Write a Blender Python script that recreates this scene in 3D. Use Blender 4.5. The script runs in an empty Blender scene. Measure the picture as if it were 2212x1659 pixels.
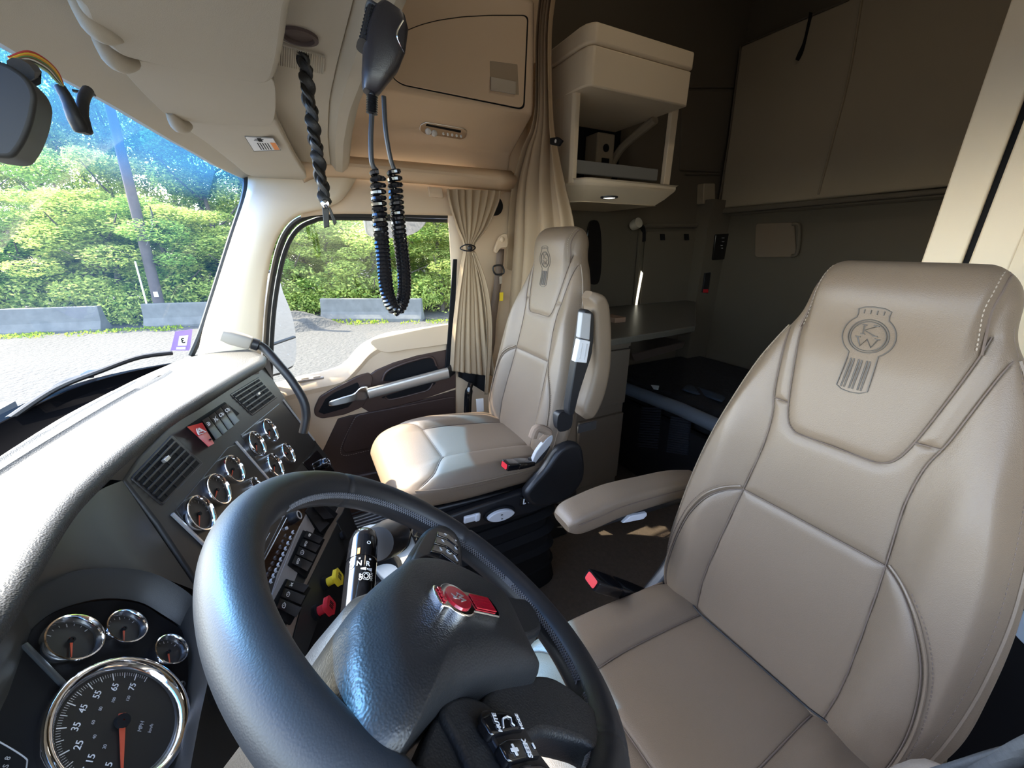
import bpy, math, random
import numpy as np
from mathutils import Vector, Matrix
random.seed(7); RNG = np.random.default_rng(7)
SC = bpy.context.scene; COL = SC.collection
D2R = math.pi / 180
# ------------------------------------------------------------------ camera (2212 x 1659)
FPX = 831.0; PITCH = 19.8 * D2R; YAW = 27.3 * D2R; CX, CY = 1106.0, 829.5
FW = np.array([math.cos(PITCH) * math.cos(YAW), -math.cos(PITCH) * math.sin(YAW), -math.sin(PITCH)])
RT = np.array([-math.sin(YAW), -math.cos(YAW), 0.0]); UPV = np.cross(RT, FW)
cd = bpy.data.cameras.new('camera'); cam = bpy.data.objects.new('camera', cd); COL.objects.link(cam)
cd.sensor_width = 36; cd.lens = FPX / 2212 * 36; cd.clip_start = 0.01; cd.clip_end = 400
cam.matrix_world = Matrix((tuple(RT) + (0,), tuple(UPV) + (0,), tuple(-FW) + (0,), (0, 0, 0, 1))).transposed()
SC.camera = cam
# ------------------------------------------------------------------ sky, sun, exposure
SUN_AZ, SUN_EL = 48.0, 47.0         # azimuth from +X (passenger side) towards +Y (truck front)
w = bpy.data.worlds.new('sky'); SC.world = w; w.use_nodes = True
wn = w.node_tree.nodes; wl = w.node_tree.links
bg = wn['Background']; sky = wn.new('ShaderNodeTexSky'); sky.sky_type = 'NISHITA'
sky.sun_disc = False; sky.sun_elevation = SUN_EL * D2R; sky.sun_rotation = (90 - SUN_AZ) * D2R
sky.altitude = 100; sky.air_density = 1.0; sky.dust_density = 1.2; sky.ozone_density = 1.0
hs_ = wn.new('ShaderNodeHueSaturation'); hs_.inputs['Saturation'].default_value = .75; wl.new(sky.outputs[0], hs_.inputs['Color']); wl.new(hs_.outputs[0], bg.inputs[0]); bg.inputs[1].default_value = 1.1
sl = bpy.data.lights.new('sun', 'SUN'); sl.energy = 16.0; sl.angle = 0.6 * D2R; sl.color = (1.0, 0.87, 0.68)
so = bpy.data.objects.new('sun', sl); COL.objects.link(so)
sdir = Vector((math.cos(SUN_EL * D2R) * math.cos(SUN_AZ * D2R), math.cos(SUN_EL * D2R) * math.sin(SUN_AZ * D2R), math.sin(SUN_EL * D2R)))
so.rotation_euler = sdir.to_track_quat('Z', 'Y').to_euler(); so.location = sdir * 60
vs = SC.view_settings; vs.view_transform = 'Standard'; vs.look = 'None'; vs.gamma = 1.0; vs.use_curve_mapping = False
vs.exposure = 0.95
SC.cycles.use_denoising = True; SC.cycles.max_bounces = 10; SC.cycles.diffuse_bounces = 6; SC.cycles.glossy_bounces = 4
SC.cycles.transparent_max_bounces = 16; SC.cycles.sample_clamp_indirect = 6.0; SC.cycles.use_adaptive_sampling = False
try: SC.cycles.denoiser = 'OPENIMAGEDENOISE'; SC.cycles.denoising_input_passes = 'RGB_ALBEDO_NORMAL'
except Exception: pass
# ------------------------------------------------------------------ measuring helpers
def V(*a): return np.array(a, float)
def nrm(v): v = np.asarray(v, float); return v / np.linalg.norm(v)
def ray(px, py): return FW + RT * (px - CX) / FPX - UPV * (py - CY) / FPX
def at(px, py, x=None, y=None, z=None):
    d = ray(px, py)
    if x is not None: t = x / d[0]
    elif y is not None: t = y / d[1]
    else: t = z / d[2]
    return d * t
def atl(l, **k): return [at(*a, **k) for a in l]
class Pl:
    """a measured plane of the cab: origin, r (right), d (down or up), n towards the viewer"""
    def __init__(s, P0, r, d):
        s.P0 = np.array(P0, float); s.r = nrm(r); s.d = nrm(np.array(d, float) - np.dot(d, s.r) * s.r)
        n = np.cross(s.r, s.d); s.n = n if np.dot(n, -s.P0) > 0 else -n
    def hit(s, px, py, off=0.0):
        d = ray(px, py); P = s.P0 + s.n * off; return d * ((P @ s.n) / (d @ s.n))
    def uv(s, px, py, off=0.0): q = s.hit(px, py, off) - s.P0; return float(q @ s.r), float(q @ s.d)
    def p(s, u, v, off=0.0): return s.P0 + s.r * u + s.d * v + s.n * off
    def pts(s, l, off=0.0): return [s.hit(*a, off=off) for a in l]
def cr(pts, n=8, closed=False):
    P = [np.array(p, float) for p in pts]; m = len(P); out = []
    for i in range(m if closed else m - 1):
        if closed: a, b, c, d = P[(i - 1) % m], P[i], P[(i + 1) % m], P[(i + 2) % m]
        else: a, b, c, d = P[max(i - 1, 0)], P[i], P[i + 1], P[min(i + 2, m - 1)]
        for k in range(n):
            t = k / n
            out.append(0.5 * ((2 * b) + (c - a) * t + (2 * a - 5 * b + 4 * c - d) * t * t + (3 * b - a - 3 * c + d) * t ** 3))
    if not closed: out.append(P[-1])
    return out
def rcorner(pts, rad, n=5):
    """round the corners of a closed 3-D polygon"""
    out = []; m = len(pts)
    for i in range(m):
        a, b, c = [np.array(pts[(i + k) % m], float) for k in (-1, 0, 1)]
        l1, l2 = np.linalg.norm(a - b), np.linalg.norm(c - b); q = min(rad, .45 * l1, .45 * l2)
        p1, p2 = b + (a - b) / l1 * q, b + (c - b) / l2 * q
        for k in range(n + 1):
            t = k / n; out.append((1 - t) ** 2 * p1 + 2 * t * (1 - t) * b + t * t * p2)
    return out
def interp(xs, ys, x): return float(np.interp(x, xs, ys))
# ------------------------------------------------------------------ materials
MATS = {}
def mat(name, col, rough=.6, bump=0.0, bscale=200., metal=0.0, spec=.5, var=0.0, vscale=6., kind='noise', trans=None, coat=0.0, seam=False, emit=None, sheen=0.0, dist=.002):
    if name in MATS: return MATS[name]
    m = bpy.data.materials.new(name); m.use_nodes = True; nt = m.node_tree; N = nt.nodes; L = nt.links
    b = N['Principled BSDF']; c = tuple(col) + (1,)
    b.inputs['Base Color'].default_value = c; b.inputs['Roughness'].default_value = rough
    b.inputs['Metallic'].default_value = metal; b.inputs['Specular IOR Level'].default_value = spec
    b.inputs['Coat Weight'].default_value = coat
    if sheen: b.inputs['Sheen Weight'].default_value = sheen
    tc = N.new('ShaderNodeTexCoord'); src = None
    if var:
        nz = N.new('ShaderNodeTexNoise'); nz.inputs['Scale'].default_value = vscale; nz.inputs['Detail'].default_value = 6
        L.new(tc.outputs['Object'], nz.inputs['Vector'])
        mx = N.new('ShaderNodeMix'); mx.data_type = 'RGBA'; mx.inputs[6].default_value = tuple(v * (1 - var) for v in col) + (1,)
        mx.inputs[7].default_value = tuple(min(1, v * (1 + var)) for v in col) + (1,)
        L.new(nz.outputs[0], mx.inputs[0]); src = mx.outputs[2]
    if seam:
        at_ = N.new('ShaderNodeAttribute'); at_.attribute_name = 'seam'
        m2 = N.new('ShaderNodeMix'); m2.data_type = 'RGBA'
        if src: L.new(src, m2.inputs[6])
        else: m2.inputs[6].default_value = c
        m2.inputs[7].default_value = tuple(v * .22 for v in col) + (1,)  # seam tone: dark thread plus groove shade painted into the leather
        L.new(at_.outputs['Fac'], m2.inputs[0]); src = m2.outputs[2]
    if src: L.new(src, b.inputs['Base Color'])
    if bump:
        if kind == 'voronoi':
            t = N.new('ShaderNodeTexVoronoi'); t.inputs['Scale'].default_value = bscale; t.feature = 'SMOOTH_F1'; o = t.outputs[0]
        elif kind == 'wave':
            t = N.new('ShaderNodeTexWave'); t.inputs['Scale'].default_value = bscale; t.inputs['Distortion'].default_value = 1; o = t.outputs[1]
        else:
            t = N.new('ShaderNodeTexNoise'); t.inputs['Scale'].default_value = bscale; t.inputs['Detail'].default_value = 4; o = t.outputs[0]
        L.new(tc.outputs['Object'], t.inputs['Vector'])
        bp = N.new('ShaderNodeBump'); bp.inputs['Strength'].default_value = bump; bp.inputs['Distance'].default_value = dist
        L.new(o, bp.inputs['Height']); L.new(bp.outputs[0], b.inputs['Normal'])
    if emit: b.inputs['Emission Color'].default_value = tuple(emit[:3]) + (1,); b.inputs['Emission Strength'].default_value = emit[3]
    MATS[name] = m; return m
def glass_mat(name, col, gloss=.06, grad=None):
    m = bpy.data.materials.new(name); m.use_nodes = True; nt = m.node_tree; N = nt.nodes; L = nt.links
    N.remove(N['Principled BSDF']); out = N['Material Output']
    t = N.new('ShaderNodeBsdfTransparent'); g = N.new('ShaderNodeBsdfGlossy'); g.inputs['Roughness'].default_value = .02
    t.inputs[0].default_value = tuple(col) + (1,)
    mx = N.new('ShaderNodeMixShader'); t_out = t.outputs[0]; fr = N.new('ShaderNodeFresnel'); fr.inputs[0].default_value = 1.35
    mm = N.new('ShaderNodeMath'); mm.operation = 'MULTIPLY'; mm.inputs[1].default_value = gloss / .06 * .6
    L.new(fr.outputs[0], mm.inputs[0]); L.new(mm.outputs[0], mx.inputs[0]); L.new(g.outputs[0], mx.inputs[2])
    if grad:
        tc = N.new('ShaderNodeTexCoord'); sp = N.new('ShaderNodeSeparateXYZ'); L.new(tc.outputs['Object'], sp.inputs[0])
        ma = N.new('ShaderNodeMath'); ma.operation = 'MULTIPLY_ADD'; ma.inputs[1].default_value = 0.0; L.new(sp.outputs[0], ma.inputs[0]); L.new(sp.outputs[2], ma.inputs[2])
        mr = N.new('ShaderNodeMapRange'); mr.inputs[1].default_value = grad[0]; mr.inputs[2].default_value = grad[1]; L.new(ma.outputs[0], mr.inputs[0])
        rp = N.new('ShaderNodeMix'); rp.data_type = 'RGBA'; rp.inputs[6].default_value = tuple(col) + (1,); rp.inputs[7].default_value = tuple(grad[2]) + (1,)
        L.new(mr.outputs[0], rp.inputs[0]); L.new(rp.outputs[2], t.inputs[0])
        # the coloured film of the band also scatters daylight
        tl = N.new('ShaderNodeBsdfTranslucent'); tl.inputs[0].default_value = (.04, .15, .36, 1); m3 = N.new('ShaderNodeMixShader')
        m4 = N.new('ShaderNodeMath'); m4.operation = 'MULTIPLY_ADD'; m4.inputs[1].default_value = .13; m4.inputs[2].default_value = .022; L.new(mr.outputs[0], m4.inputs[0])
        L.new(m4.outputs[0], m3.inputs[0]); L.new(t.outputs[0], m3.inputs[1]); L.new(tl.outputs[0], m3.inputs[2]); t_out = m3.outputs[0]
    L.new(t_out, mx.inputs[1])
    L.new(mx.outputs[0], out.inputs[0]); MATS[name] = m; return m
# ------------------------------------------------------------------ object helpers
def tag(o, label=None, cat=None, group=None, kind=None):
    if label: o['label'] = label
    if cat: o['category'] = cat
    if group: o['group'] = group
    if kind: o['kind'] = kind
    return o
def empty(name, loc, label=None, cat=None, group=None, kind=None, parent=None):
    o = bpy.data.objects.new(name, None); COL.objects.link(o); o.location = tuple(loc); o.empty_display_size = .05
    if parent is not None: adopt(o, parent)
    return tag(o, label, cat, group, kind)
def wloc(p):
    l = Vector((0, 0, 0))
    while p is not None: l += Vector(p.location); p = p.parent if p.get('_w') is None else None
    return l
def adopt(o, p):
    o.parent = p; o.matrix_parent_inverse = Matrix.Translation(-Vector(p.get('_o', tuple(p.location))))
def obj(name, V_, F_, m, parent=None, smooth=True, bevel=0.0, segs=2, sub=0, solid=0.0, attr=None, ang=35, mats=None, fm=None):
    me = bpy.data.meshes.new(name); me.from_pydata([tuple(map(float, v)) for v in V_], [], [tuple(f) for f in F_]); me.update()
    if m: me.materials.append(m)
    if mats:
        for x in mats: me.materials.append(x)
    if fm is not None: me.polygons.foreach_set('material_index', fm)
    if smooth:
        me.polygons.foreach_set('use_smooth', [True] * len(me.polygons))
    if attr is not None:
        a = me.attributes.new('seam', 'FLOAT', 'POINT'); a.data.foreach_set('value', list(map(float, attr)))
    o = bpy.data.objects.new(name, me); COL.objects.link(o); o['_o'] = (0.0, 0.0, 0.0)
    if solid: md = o.modifiers.new('s', 'SOLIDIFY'); md.thickness = solid; md.offset = 0
    if bevel: md = o.modifiers.new('b', 'BEVEL'); md.width = bevel; md.segments = segs; md.limit_method = 'ANGLE'; md.angle_limit = .6; md.harden_normals = False
    if sub: md = o.modifiers.new('u', 'SUBSURF'); md.levels = sub; md.render_levels = sub
    if smooth and (bevel or ang < 90) and not sub:
        sharp = []
        try: me.set_sharp_from_angle(angle=ang * D2R)
        except Exception: pass
    if parent is not None: adopt(o, parent)
    return o
class MB:
    def __init__(s): s.v = []; s.f = []; s.mi = []; s.cur = 0
    def add(s, V_, F_):
        b = len(s.v); s.v += [tuple(map(float, x)) for x in V_]; s.f += [tuple(i + b for i in f) for f in F_]; s.mi += [s.cur] * len(F_); return s
    def build(s, name, m, parent=None, **k):
        if k.get('mats'): k['fm'] = s.mi
        return obj(name, s.v, s.f, m, parent, **k)
def prism(poly, off):
    P = [np.array(p, float) for p in poly]; off = np.array(off, float); n = len(P)
    nv = sum((np.cross(P[i], P[(i + 1) % n]) for i in range(n)), np.zeros(3))
    if nv @ off > 0: P = P[::-1]
    Vv = P + [p + off for p in P]
    F = [tuple(range(n)), tuple(range(2 * n - 1, n - 1, -1))] + [(i, n + i, n + (i + 1) % n, (i + 1) % n) for i in range(n)]
    return Vv, F
def grid(P, cu=False, cv=False):
    """P[i][j] -> quads"""
    nu, nv = len(P), len(P[0]); Vv = [p for row in P for p in row]; F = []
    for i in range(nu if cu else nu - 1):
        for j in range(nv if cv else nv - 1):
            F.append((i * nv + j, ((i + 1) % nu) * nv + j, ((i + 1) % nu) * nv + (j + 1) % nv, i * nv + (j + 1) % nv))
    return Vv, F
def frames(P, up=None):
    P = [np.array(p, float) for p in P]; n = len(P); T = []
    for i in range(n): T.append(nrm(P[min(i + 1, n - 1)] - P[max(i - 1, 0)]))
    a = np.array(up if up is not None else ((0, 0, 1) if abs(T[0][2]) < .9 else (1, 0, 0)), float); out = []
    x = nrm(np.cross(a, T[0]))
    for t in T:
        x = nrm(x - (x @ t) * t); y = np.cross(t, x); out.append((x, y, t))
    return out
def tube(P, r, seg=8, closed=False, caps=True, up=None, flat=1.0):
    P = [np.array(p, float) for p in P]; n = len(P); rs = r if hasattr(r, '__len__') else [r] * n
    if closed: fr = frames(P + [P[0]], up)[:-1]
    else: fr = frames(P, up)
    G = [[P[i] + rs[i] * (math.cos(2 * math.pi * k / seg) * fr[i][0] + flat * math.sin(2 * math.pi * k / seg) * fr[i][1]) for k in range(seg)] for i in range(n)]
    Vv, F = grid(G, cu=closed, cv=True)
    if caps and not closed: F = F + [tuple(range(seg - 1, -1, -1)), tuple((n - 1) * seg + k for k in range(seg))]
    return Vv, F
def loft(secs, seg=24, e=.5, caps=True):
    """secs: (centre, X, Y, half w, half h[, e]) superellipse rings"""
    G = []
    for s in secs:
        c, X, Y, a, b = s[:5]; ee = s[5] if len(s) > 5 else e; row = []
        for k in range(seg):
            t = 2 * math.pi * k / seg; ct, st = math.cos(t), math.sin(t)
            row.append(np.array(c) + np.array(X) * a * math.copysign(abs(ct) ** ee, ct) + np.array(Y) * b * math.copysign(abs(st) ** ee, st))
        G.append(row)
    Vv, F = grid(G, cv=True); n = len(G)
    if caps: F = F + [tuple(range(seg - 1, -1, -1)), tuple((n - 1) * seg + k for k in range(seg))]
    return Vv, F
def box(c, h, ax=None):
    X, Y, Z = ax if ax is not None else (V(1, 0, 0), V(0, 1, 0), V(0, 0, 1)); c = np.array(c, float)
    Vv = [c + sx * h[0] * X + sy * h[1] * Y + sz * h[2] * Z for sx in (-1, 1) for sy in (-1, 1) for sz in (-1, 1)]
    F = [(0, 1, 3, 2), (4, 6, 7, 5), (0, 4, 5, 1), (2, 3, 7, 6), (0, 2, 6, 4), (1, 5, 7, 3)]
    if np.cross(X, Y) @ Z < 0: F = [f[::-1] for f in F]
    return Vv, F
def lathe(c, axis, prof, seg=32, ref=None, cap=True):
    a = nrm(axis); x = nrm(np.cross(a, ref if ref is not None else ((0, 0, 1) if abs(a[2]) < .9 else (1, 0, 0)))); y = np.cross(a, x)
    G = [[np.array(c) + a * h + r * (math.cos(2 * math.pi * k / seg) * x + math.sin(2 * math.pi * k / seg) * y) for k in range(seg)] for r, h in prof]
    Vv, F = grid(G, cv=True); n = len(G)
    if cap: F = F + [tuple(range(seg - 1, -1, -1)), tuple((n - 1) * seg + k for k in range(seg))]
    return Vv, F
def text(name, s, P, X, Y, size, m, parent, ext=.0002, align='CENTER', bold=0):
    cu = bpy.data.curves.new(name, 'FONT'); cu.body = s; cu.size = size; cu.extrude = ext; cu.align_x = align; cu.align_y = 'CENTER'; cu.offset = bold
    cu.materials.append(m); X = nrm(X); Y = nrm(np.array(Y) - np.dot(Y, X) * X); Z = np.cross(X, Y)
    o = bpy.data.objects.new(name, cu); COL.objects.link(o)
    M = Matrix([[X[0], Y[0], Z[0], P[0]], [X[1], Y[1], Z[1], P[1]], [X[2], Y[2], Z[2], P[2]], [0, 0, 0, 1]])
    bpy.context.view_layer.update(); me = bpy.data.meshes.new_from_object(o); bpy.data.objects.remove(o); me.transform(M)
    o = bpy.data.objects.new(name, me); COL.objects.link(o); o['_o'] = (0.0, 0.0, 0.0)
    if parent is not None: adopt(o, parent)
    return o
def plate(name, pl, px, off, th, m, parent=None, bevel=.002, rad=0.0, **k):
    """a slab whose outer face lies `off` in front of plane pl, outline measured on that face"""
    P = pl.pts(px, off)
    if rad: P = rcorner(P, rad)
    return obj(name, *prism(P, -pl.n * th), m, parent, bevel=bevel, **k)
def rrect(pl, u, v, a, b, off=0., rad=.003, rot=0., n=4):
    c, s = math.cos(rot), math.sin(rot); o = []
    for du, dv in ((-a, -b), (a, -b), (a, b), (-a, b)): o.append(pl.p(u + du * c - dv * s, v + du * s + dv * c, off))
    return rcorner(o, rad, n) if rad else o
LAST = []
M_CREAM = mat('cream_headliner', (.47, .42, .33), .85, bump=.25, bscale=900, var=.05, vscale=5, dist=.001)
M_BEIGE = mat('beige_plastic', (.66, .50, .335), .5, bump=.2, bscale=700, var=.03, dist=.001)
M_TRIM = mat('cream_trim', (.72, .60, .43), .5, bump=.2, bscale=700, dist=.001)
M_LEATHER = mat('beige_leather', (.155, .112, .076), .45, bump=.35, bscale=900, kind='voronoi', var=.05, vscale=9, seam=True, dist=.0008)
M_LEATHER2 = mat('beige_leather_plain', (.155, .112, .076), .45, bump=.35, bscale=900, kind='voronoi', var=.05, vscale=9, dist=.0008)
M_THREAD = mat('brown_thread', (.12, .085, .065), .7)
M_THREAD_L = mat('light_thread', (.33, .27, .21), .7)
M_EMBOSS = mat('embossed_grey', (.085, .072, .06), .5)
M_SUEDE = mat('sleeper_fabric', (.31, .25, .17), .95, bump=.4, bscale=600, var=.06, vscale=3, dist=.001)
M_SUEDE_D = mat('sleeper_fabric_dark', (.105, .085, .06), .95, bump=.4, bscale=600, var=.06, vscale=3, dist=.001)
M_CARPET = mat('brown_carpet', (.085, .062, .045), 1, bump=1, bscale=400, var=.3, vscale=60, dist=.004)
M_BLACK = mat('black_plastic', (.012, .012, .014), .42, bump=.15, bscale=900, dist=.0006)
M_COWL = mat('cowl_black', (.003, .003, .0035), 1, spec=0)
M_BLACKM = mat('matte_black', (.006, .006, .007), .8, spec=.25)
M_GLOSS = mat('gloss_black', (.006, .006, .007), .12, coat=.4)
M_RUBBER = mat('rubber_seal', (.012, .012, .012), .6)
M_DASH = mat('dash_vinyl', (.027, .027, .027), .55, bump=.6, bscale=520, kind='voronoi', dist=.0012)
M_DASHP = mat('dash_plastic', (.024, .024, .023), .48, bump=.2, bscale=1200, dist=.0006)
M_DASHG = mat('gauge_panel', (.018, .017, .015), .4, bump=.1, bscale=1400, dist=.0004)
M_WHEEL = mat('wheel_leather', (.014, .014, .016), .46, bump=.22, bscale=900, kind='voronoi', dist=.0004)
M_HUB = mat('hub_plastic', (.015, .016, .018), .46, bump=.5, bscale=620, kind='voronoi', dist=.0006)
M_CHROME = mat('chrome', (.85, .85, .86), .08, metal=1)
M_SILVER = mat('satin_silver', (.55, .52, .47), .38, metal=.75)
M_STRIPE = mat('bright_strip', (.6, .6, .6), .3, metal=.4)
M_BROWN = mat('dark_brown_plastic', (.060, .034, .026), .42, bump=.2, bscale=700, dist=.0008)
M_BROWNL = mat('dark_brown_leather', (.048, .027, .021), .48, bump=.3, bscale=600, kind='voronoi', dist=.001)
M_CURT = mat('curtain_cloth', (.36, .26, .16), .9, bump=.3, bscale=1500, var=.05, dist=.0005)
M_WHITE = mat('white_mark', (.75, .75, .75), .5)
M_GREYM = mat('grey_mark', (.35, .35, .36), .5)
M_WPLAS = mat('white_plastic', (.62, .63, .66), .4)
M_RED = mat('red_plastic', (.55, .02, .03), .35)
M_REDG = mat('red_enamel', (.33, .008, .02), .15, coat=.6)
M_YEL = mat('yellow_plastic', (.85, .62, .03), .4)
M_ORANGE = mat('orange_mark', (.8, .25, .04), .5)
M_NEEDLE = mat('needle_red', (.6, .09, .04), .5)
M_GREYF = mat('grey_seatbelt', (.28, .26, .25), .8, bump=.5, bscale=900)
M_JEAN = mat('grey_blue_cloth', (.075, .078, .085), .95, bump=.5, bscale=700, var=.3, vscale=160, dist=.0006)
M_FLUFF = mat('grey_fleece', (.30, .25, .21), 1, bump=.5, bscale=500, var=.2, vscale=90, dist=.0008)
M_TAUPE = mat('taupe_trim', (.27, .22, .18), .5)
M_GREYP = mat('light_grey_panel', (.30, .29, .29), .45)
M_TOP = mat('worktop', (.10, .095, .08), .35, var=.15, vscale=80)
M_GLASSW = glass_mat('windshield_glass', (.93, .96, .94), grad=(.155, .25, (.09, .30, .72)))
M_GLASS = glass_mat('side_glass', (.93, .95, .94))
M_LENS = mat('lens', (.75, .75, .72), .1, spec=.8)
M_MIRROR = mat('mirror_glass', (.9, .9, .9), .02, metal=1)
# ================================================================== OUTSIDE
ZG = -2.75
M_GRAVEL = mat('gravel', (.042, .041, .040), .95, bump=1, bscale=9, var=.5, vscale=14, dist=.06)
M_CONC = mat('weathered_concrete', (.10, .10, .098), .9, bump=.6, bscale=14, var=.4, vscale=3.2, dist=.01)
M_BARK = mat('bark', (.10, .08, .07), .95, bump=1, bscale=20, var=.3, dist=.03)
M_POLE = mat('pole_wood', (.075, .06, .06), .9, var=.2)
def leaf_mat(name, c1, c2):
    m = bpy.data.materials.new(name); m.use_nodes = True; nt = m.node_tree; N = nt.nodes; L = nt.links
    N.remove(N['Principled BSDF']); out = N['Material Output']
    at_ = N.new('ShaderNodeAttribute'); at_.attribute_name = 'seam'
    mx = N.new('ShaderNodeMix'); mx.data_type = 'RGBA'; mx.inputs[6].default_value = c1 + (1,); mx.inputs[7].default_value = c2 + (1,); L.new(at_.outputs['Fac'], mx.inputs[0])
    oi = N.new('ShaderNodeObjectInfo'); hs = N.new('ShaderNodeHueSaturation'); mr = N.new('ShaderNodeMapRange'); mr.inputs[3].default_value = .7; mr.inputs[4].default_value = 1.25
    L.new(oi.outputs['Random'], mr.inputs[0]); L.new(mr.outputs[0], hs.inputs['Value']); L.new(mx.outputs[2], hs.inputs['Color'])
    d = N.new('ShaderNodeBsdfDiffuse'); t = N.new('ShaderNodeBsdfTranslucent'); s = N.new('ShaderNodeMixShader'); s.inputs[0].default_value = .5
    L.new(hs.outputs[0], d.inputs[0]); L.new(hs.outputs[0], t.inputs[0]); L.new(d.outputs[0], s.inputs[1]); L.new(t.outputs[0], s.inputs[2]); L.new(s.outputs[0], out.inputs[0])
    return m
M_LEAF = leaf_mat('leaves', (.13, .23, .06), (.66, .70, .20))
M_LEAFD = leaf_mat('leaves_dark', (.08, .19, .05), (.42, .56, .14))
M_GRASS = leaf_mat('grass_blades', (.12, .22, .02), (.40, .48, .06))
def leaves(blobs, n, size, flat=.6):
    """n leaf quads scattered in ellipsoid blobs, built with numpy"""
    rg = RNG; wts = np.array([b[1][0] * b[1][1] * b[1][2] for b in blobs]) ** .67; wts /= wts.sum()
    k = rg.choice(len(blobs), n, p=wts); C = np.array([b[0] for b in blobs])[k]; R = np.array([b[1] for b in blobs])[k]
    d = rg.normal(size=(n, 3)); d /= np.linalg.norm(d, axis=1)[:, None]; P = C + d * R * (rg.uniform(.35, 1.0, (n, 1)) ** .5)
    a = rg.normal(size=(n, 3)); a[:, 2] *= flat; a /= np.linalg.norm(a, axis=1)[:, None]
    b = np.cross(a, rg.normal(size=(n, 3))); b /= np.linalg.norm(b, axis=1)[:, None]
    s = (size * rg.uniform(.6, 1.4, (n, 1))); tip = P + a * s
    Vv = np.stack([P - a * s * .9, P + b * s * .42, tip, P - b * s * .42], 1).reshape(-1, 3)
    F = np.arange(4 * n).reshape(-1, 4)
    at_ = np.repeat(np.clip(rg.beta(1.3, 1.6, n), 0, 1), 4)
    return Vv, F, at_
def fast(name, Vv, F, m, parent=None, attr=None):
    me = bpy.data.meshes.new(name); me.vertices.add(len(Vv)); me.vertices.foreach_set('co', np.asarray(Vv, np.float32).ravel())
    me.loops.add(F.size); me.loops.foreach_set('vertex_index', F.ravel().astype(np.int32)); me.polygons.add(len(F))
    me.polygons.foreach_set('loop_start', (np.arange(len(F)) * 4).astype(np.int32)); me.update(calc_edges=True)
    if attr is not None: me.attributes.new('seam', 'FLOAT', 'POINT').data.foreach_set('value', attr.astype(np.float32))
    me.materials.append(m); o = bpy.data.objects.new(name, me); COL.objects.link(o); o['_o'] = (0., 0., 0.)
    if parent is not None: adopt(o, parent)
    return o
def copy_tree(o, parent=None):
    c = o.copy(); COL.objects.link(c); c.parent = parent
    for ch in [x for x in bpy.data.objects if x.parent == o]: copy_tree(ch, c)
    return c
# ground
G = [[V(x, y, ZG + .05 * math.sin(x * .9) * math.sin(y * .7)) for y in np.linspace(-40, 40, 60)] for x in np.linspace(-25, 60, 60)]
tag(obj('ground', *grid(G), M_GRAVEL), 'grey gravel lot around the truck', kind='structure')
# heap of gravel
hp = at(640, 700, z=ZG + .1) 
G = []
for i in range(24):
    row = []
    for j in range(30):
        u, v = i / 23 * 2 - 1, j / 29 * 2 - 1; hgt = .5 * max(0, 1 - u * u) ** 1.5 * max(0, 1 - v * v) ** 1.2 * (1 + .25 * math.sin(7 * u + 5 * v))
        row.append(V(hp[0] + u * 1.3, hp[1] + v * 1.5, ZG - .04 + hgt))
    G.append(row)
tag(obj('gravel_heap', *grid(G), M_GRAVEL), 'low heap of grey gravel outside between the concrete barriers', 'gravel heap', kind='stuff')
def barrier(p1, p2, label, h=.82):
    p1, p2 = V(p1[0], p1[1], ZG), V(p2[0], p2[1], ZG); t = nrm(p2 - p1); n = V(-t[1], t[0], 0)
    prof = [(-.3, -.05), (-.3, .08), (-.17, .33), (-.09, h - .02), (-.07, h), (.07, h), (.09, h - .02), (.17, .33), (.3, .08), (.3, -.05)]
    Vv, F = prism([p1 + n * a + V(0, 0, b) for a, b in prof], p2 - p1)
    return tag(obj('concrete_barrier', Vv, F, M_CONC, smooth=False, bevel=.02), label, 'barrier', 'concrete barriers at the edge of the lot')
def gp(px, py): return at(px, py, z=ZG)
barrier(gp(322, 706), gp(470, 700), 'weathered concrete barrier in front of the dark pole, seen through the windshield')
barrier(gp(-160, 730), gp(232, 712), 'long concrete barrier half hidden by the windshield reflection at far left')
barrier(gp(700, 690), gp(914, 690), 'weathered concrete barrier seen through the passenger side window')
# trees
def tree_proto(kind):
    hgt = (9.5, 8.5, 7.5)[kind]; r = empty('leafy_tree', (0, 0, 0))
    mb = MB(); P = [V(0, 0, -.3), V(.1, .05, hgt * .25), V(-.05, .15, hgt * .5), V(.1, 0, hgt * .8)]; mb.add(*tube(cr(P, 4), [.16 - .010 * i for i in range(13)], 7))
    for k in range(7):
        a = k * 2.4; z = hgt * (.15 + .09 * k); mb.add(*tube([V(0, 0, z), V(.9 * math.cos(a), .9 * math.sin(a), z + .7), V(1.7 * math.cos(a), 1.7 * math.sin(a), z + 1.6)], [.06, .04, .015], 5))
    mb.build('trunk', M_BARK, r)
    blobs = []
    for k in range(26):
        a = RNG.uniform(0, 6.28); z = hgt * RNG.uniform(.06, .98); rr = RNG.uniform(.2, 1.6) * (1 - .35 * abs(z / hgt - .5)); s = RNG.uniform(.45, 1.05)
        blobs.append((V(rr * math.cos(a), rr * math.sin(a), z), (s, s, s * .75)))
    Vv, F, A = leaves(blobs, 20000, .066); fast('foliage', Vv, F, M_LEAF if kind != 1 else M_LEAFD, r, A)
    return r
protos = [tree_proto(k) for k in range(3)]; first = [True] * 3
TL = 'leafy green tree in the dense wall of foliage beyond the concrete barriers'
def xl(y): return interp([-10, -3.84, -.36, 3.2, 5.3, 9.3, 16], [14.6, 15.1, 16.9, 17.7, 18.2, 18.8, 19.5], y)     # line of the barriers
spots = []
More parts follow.
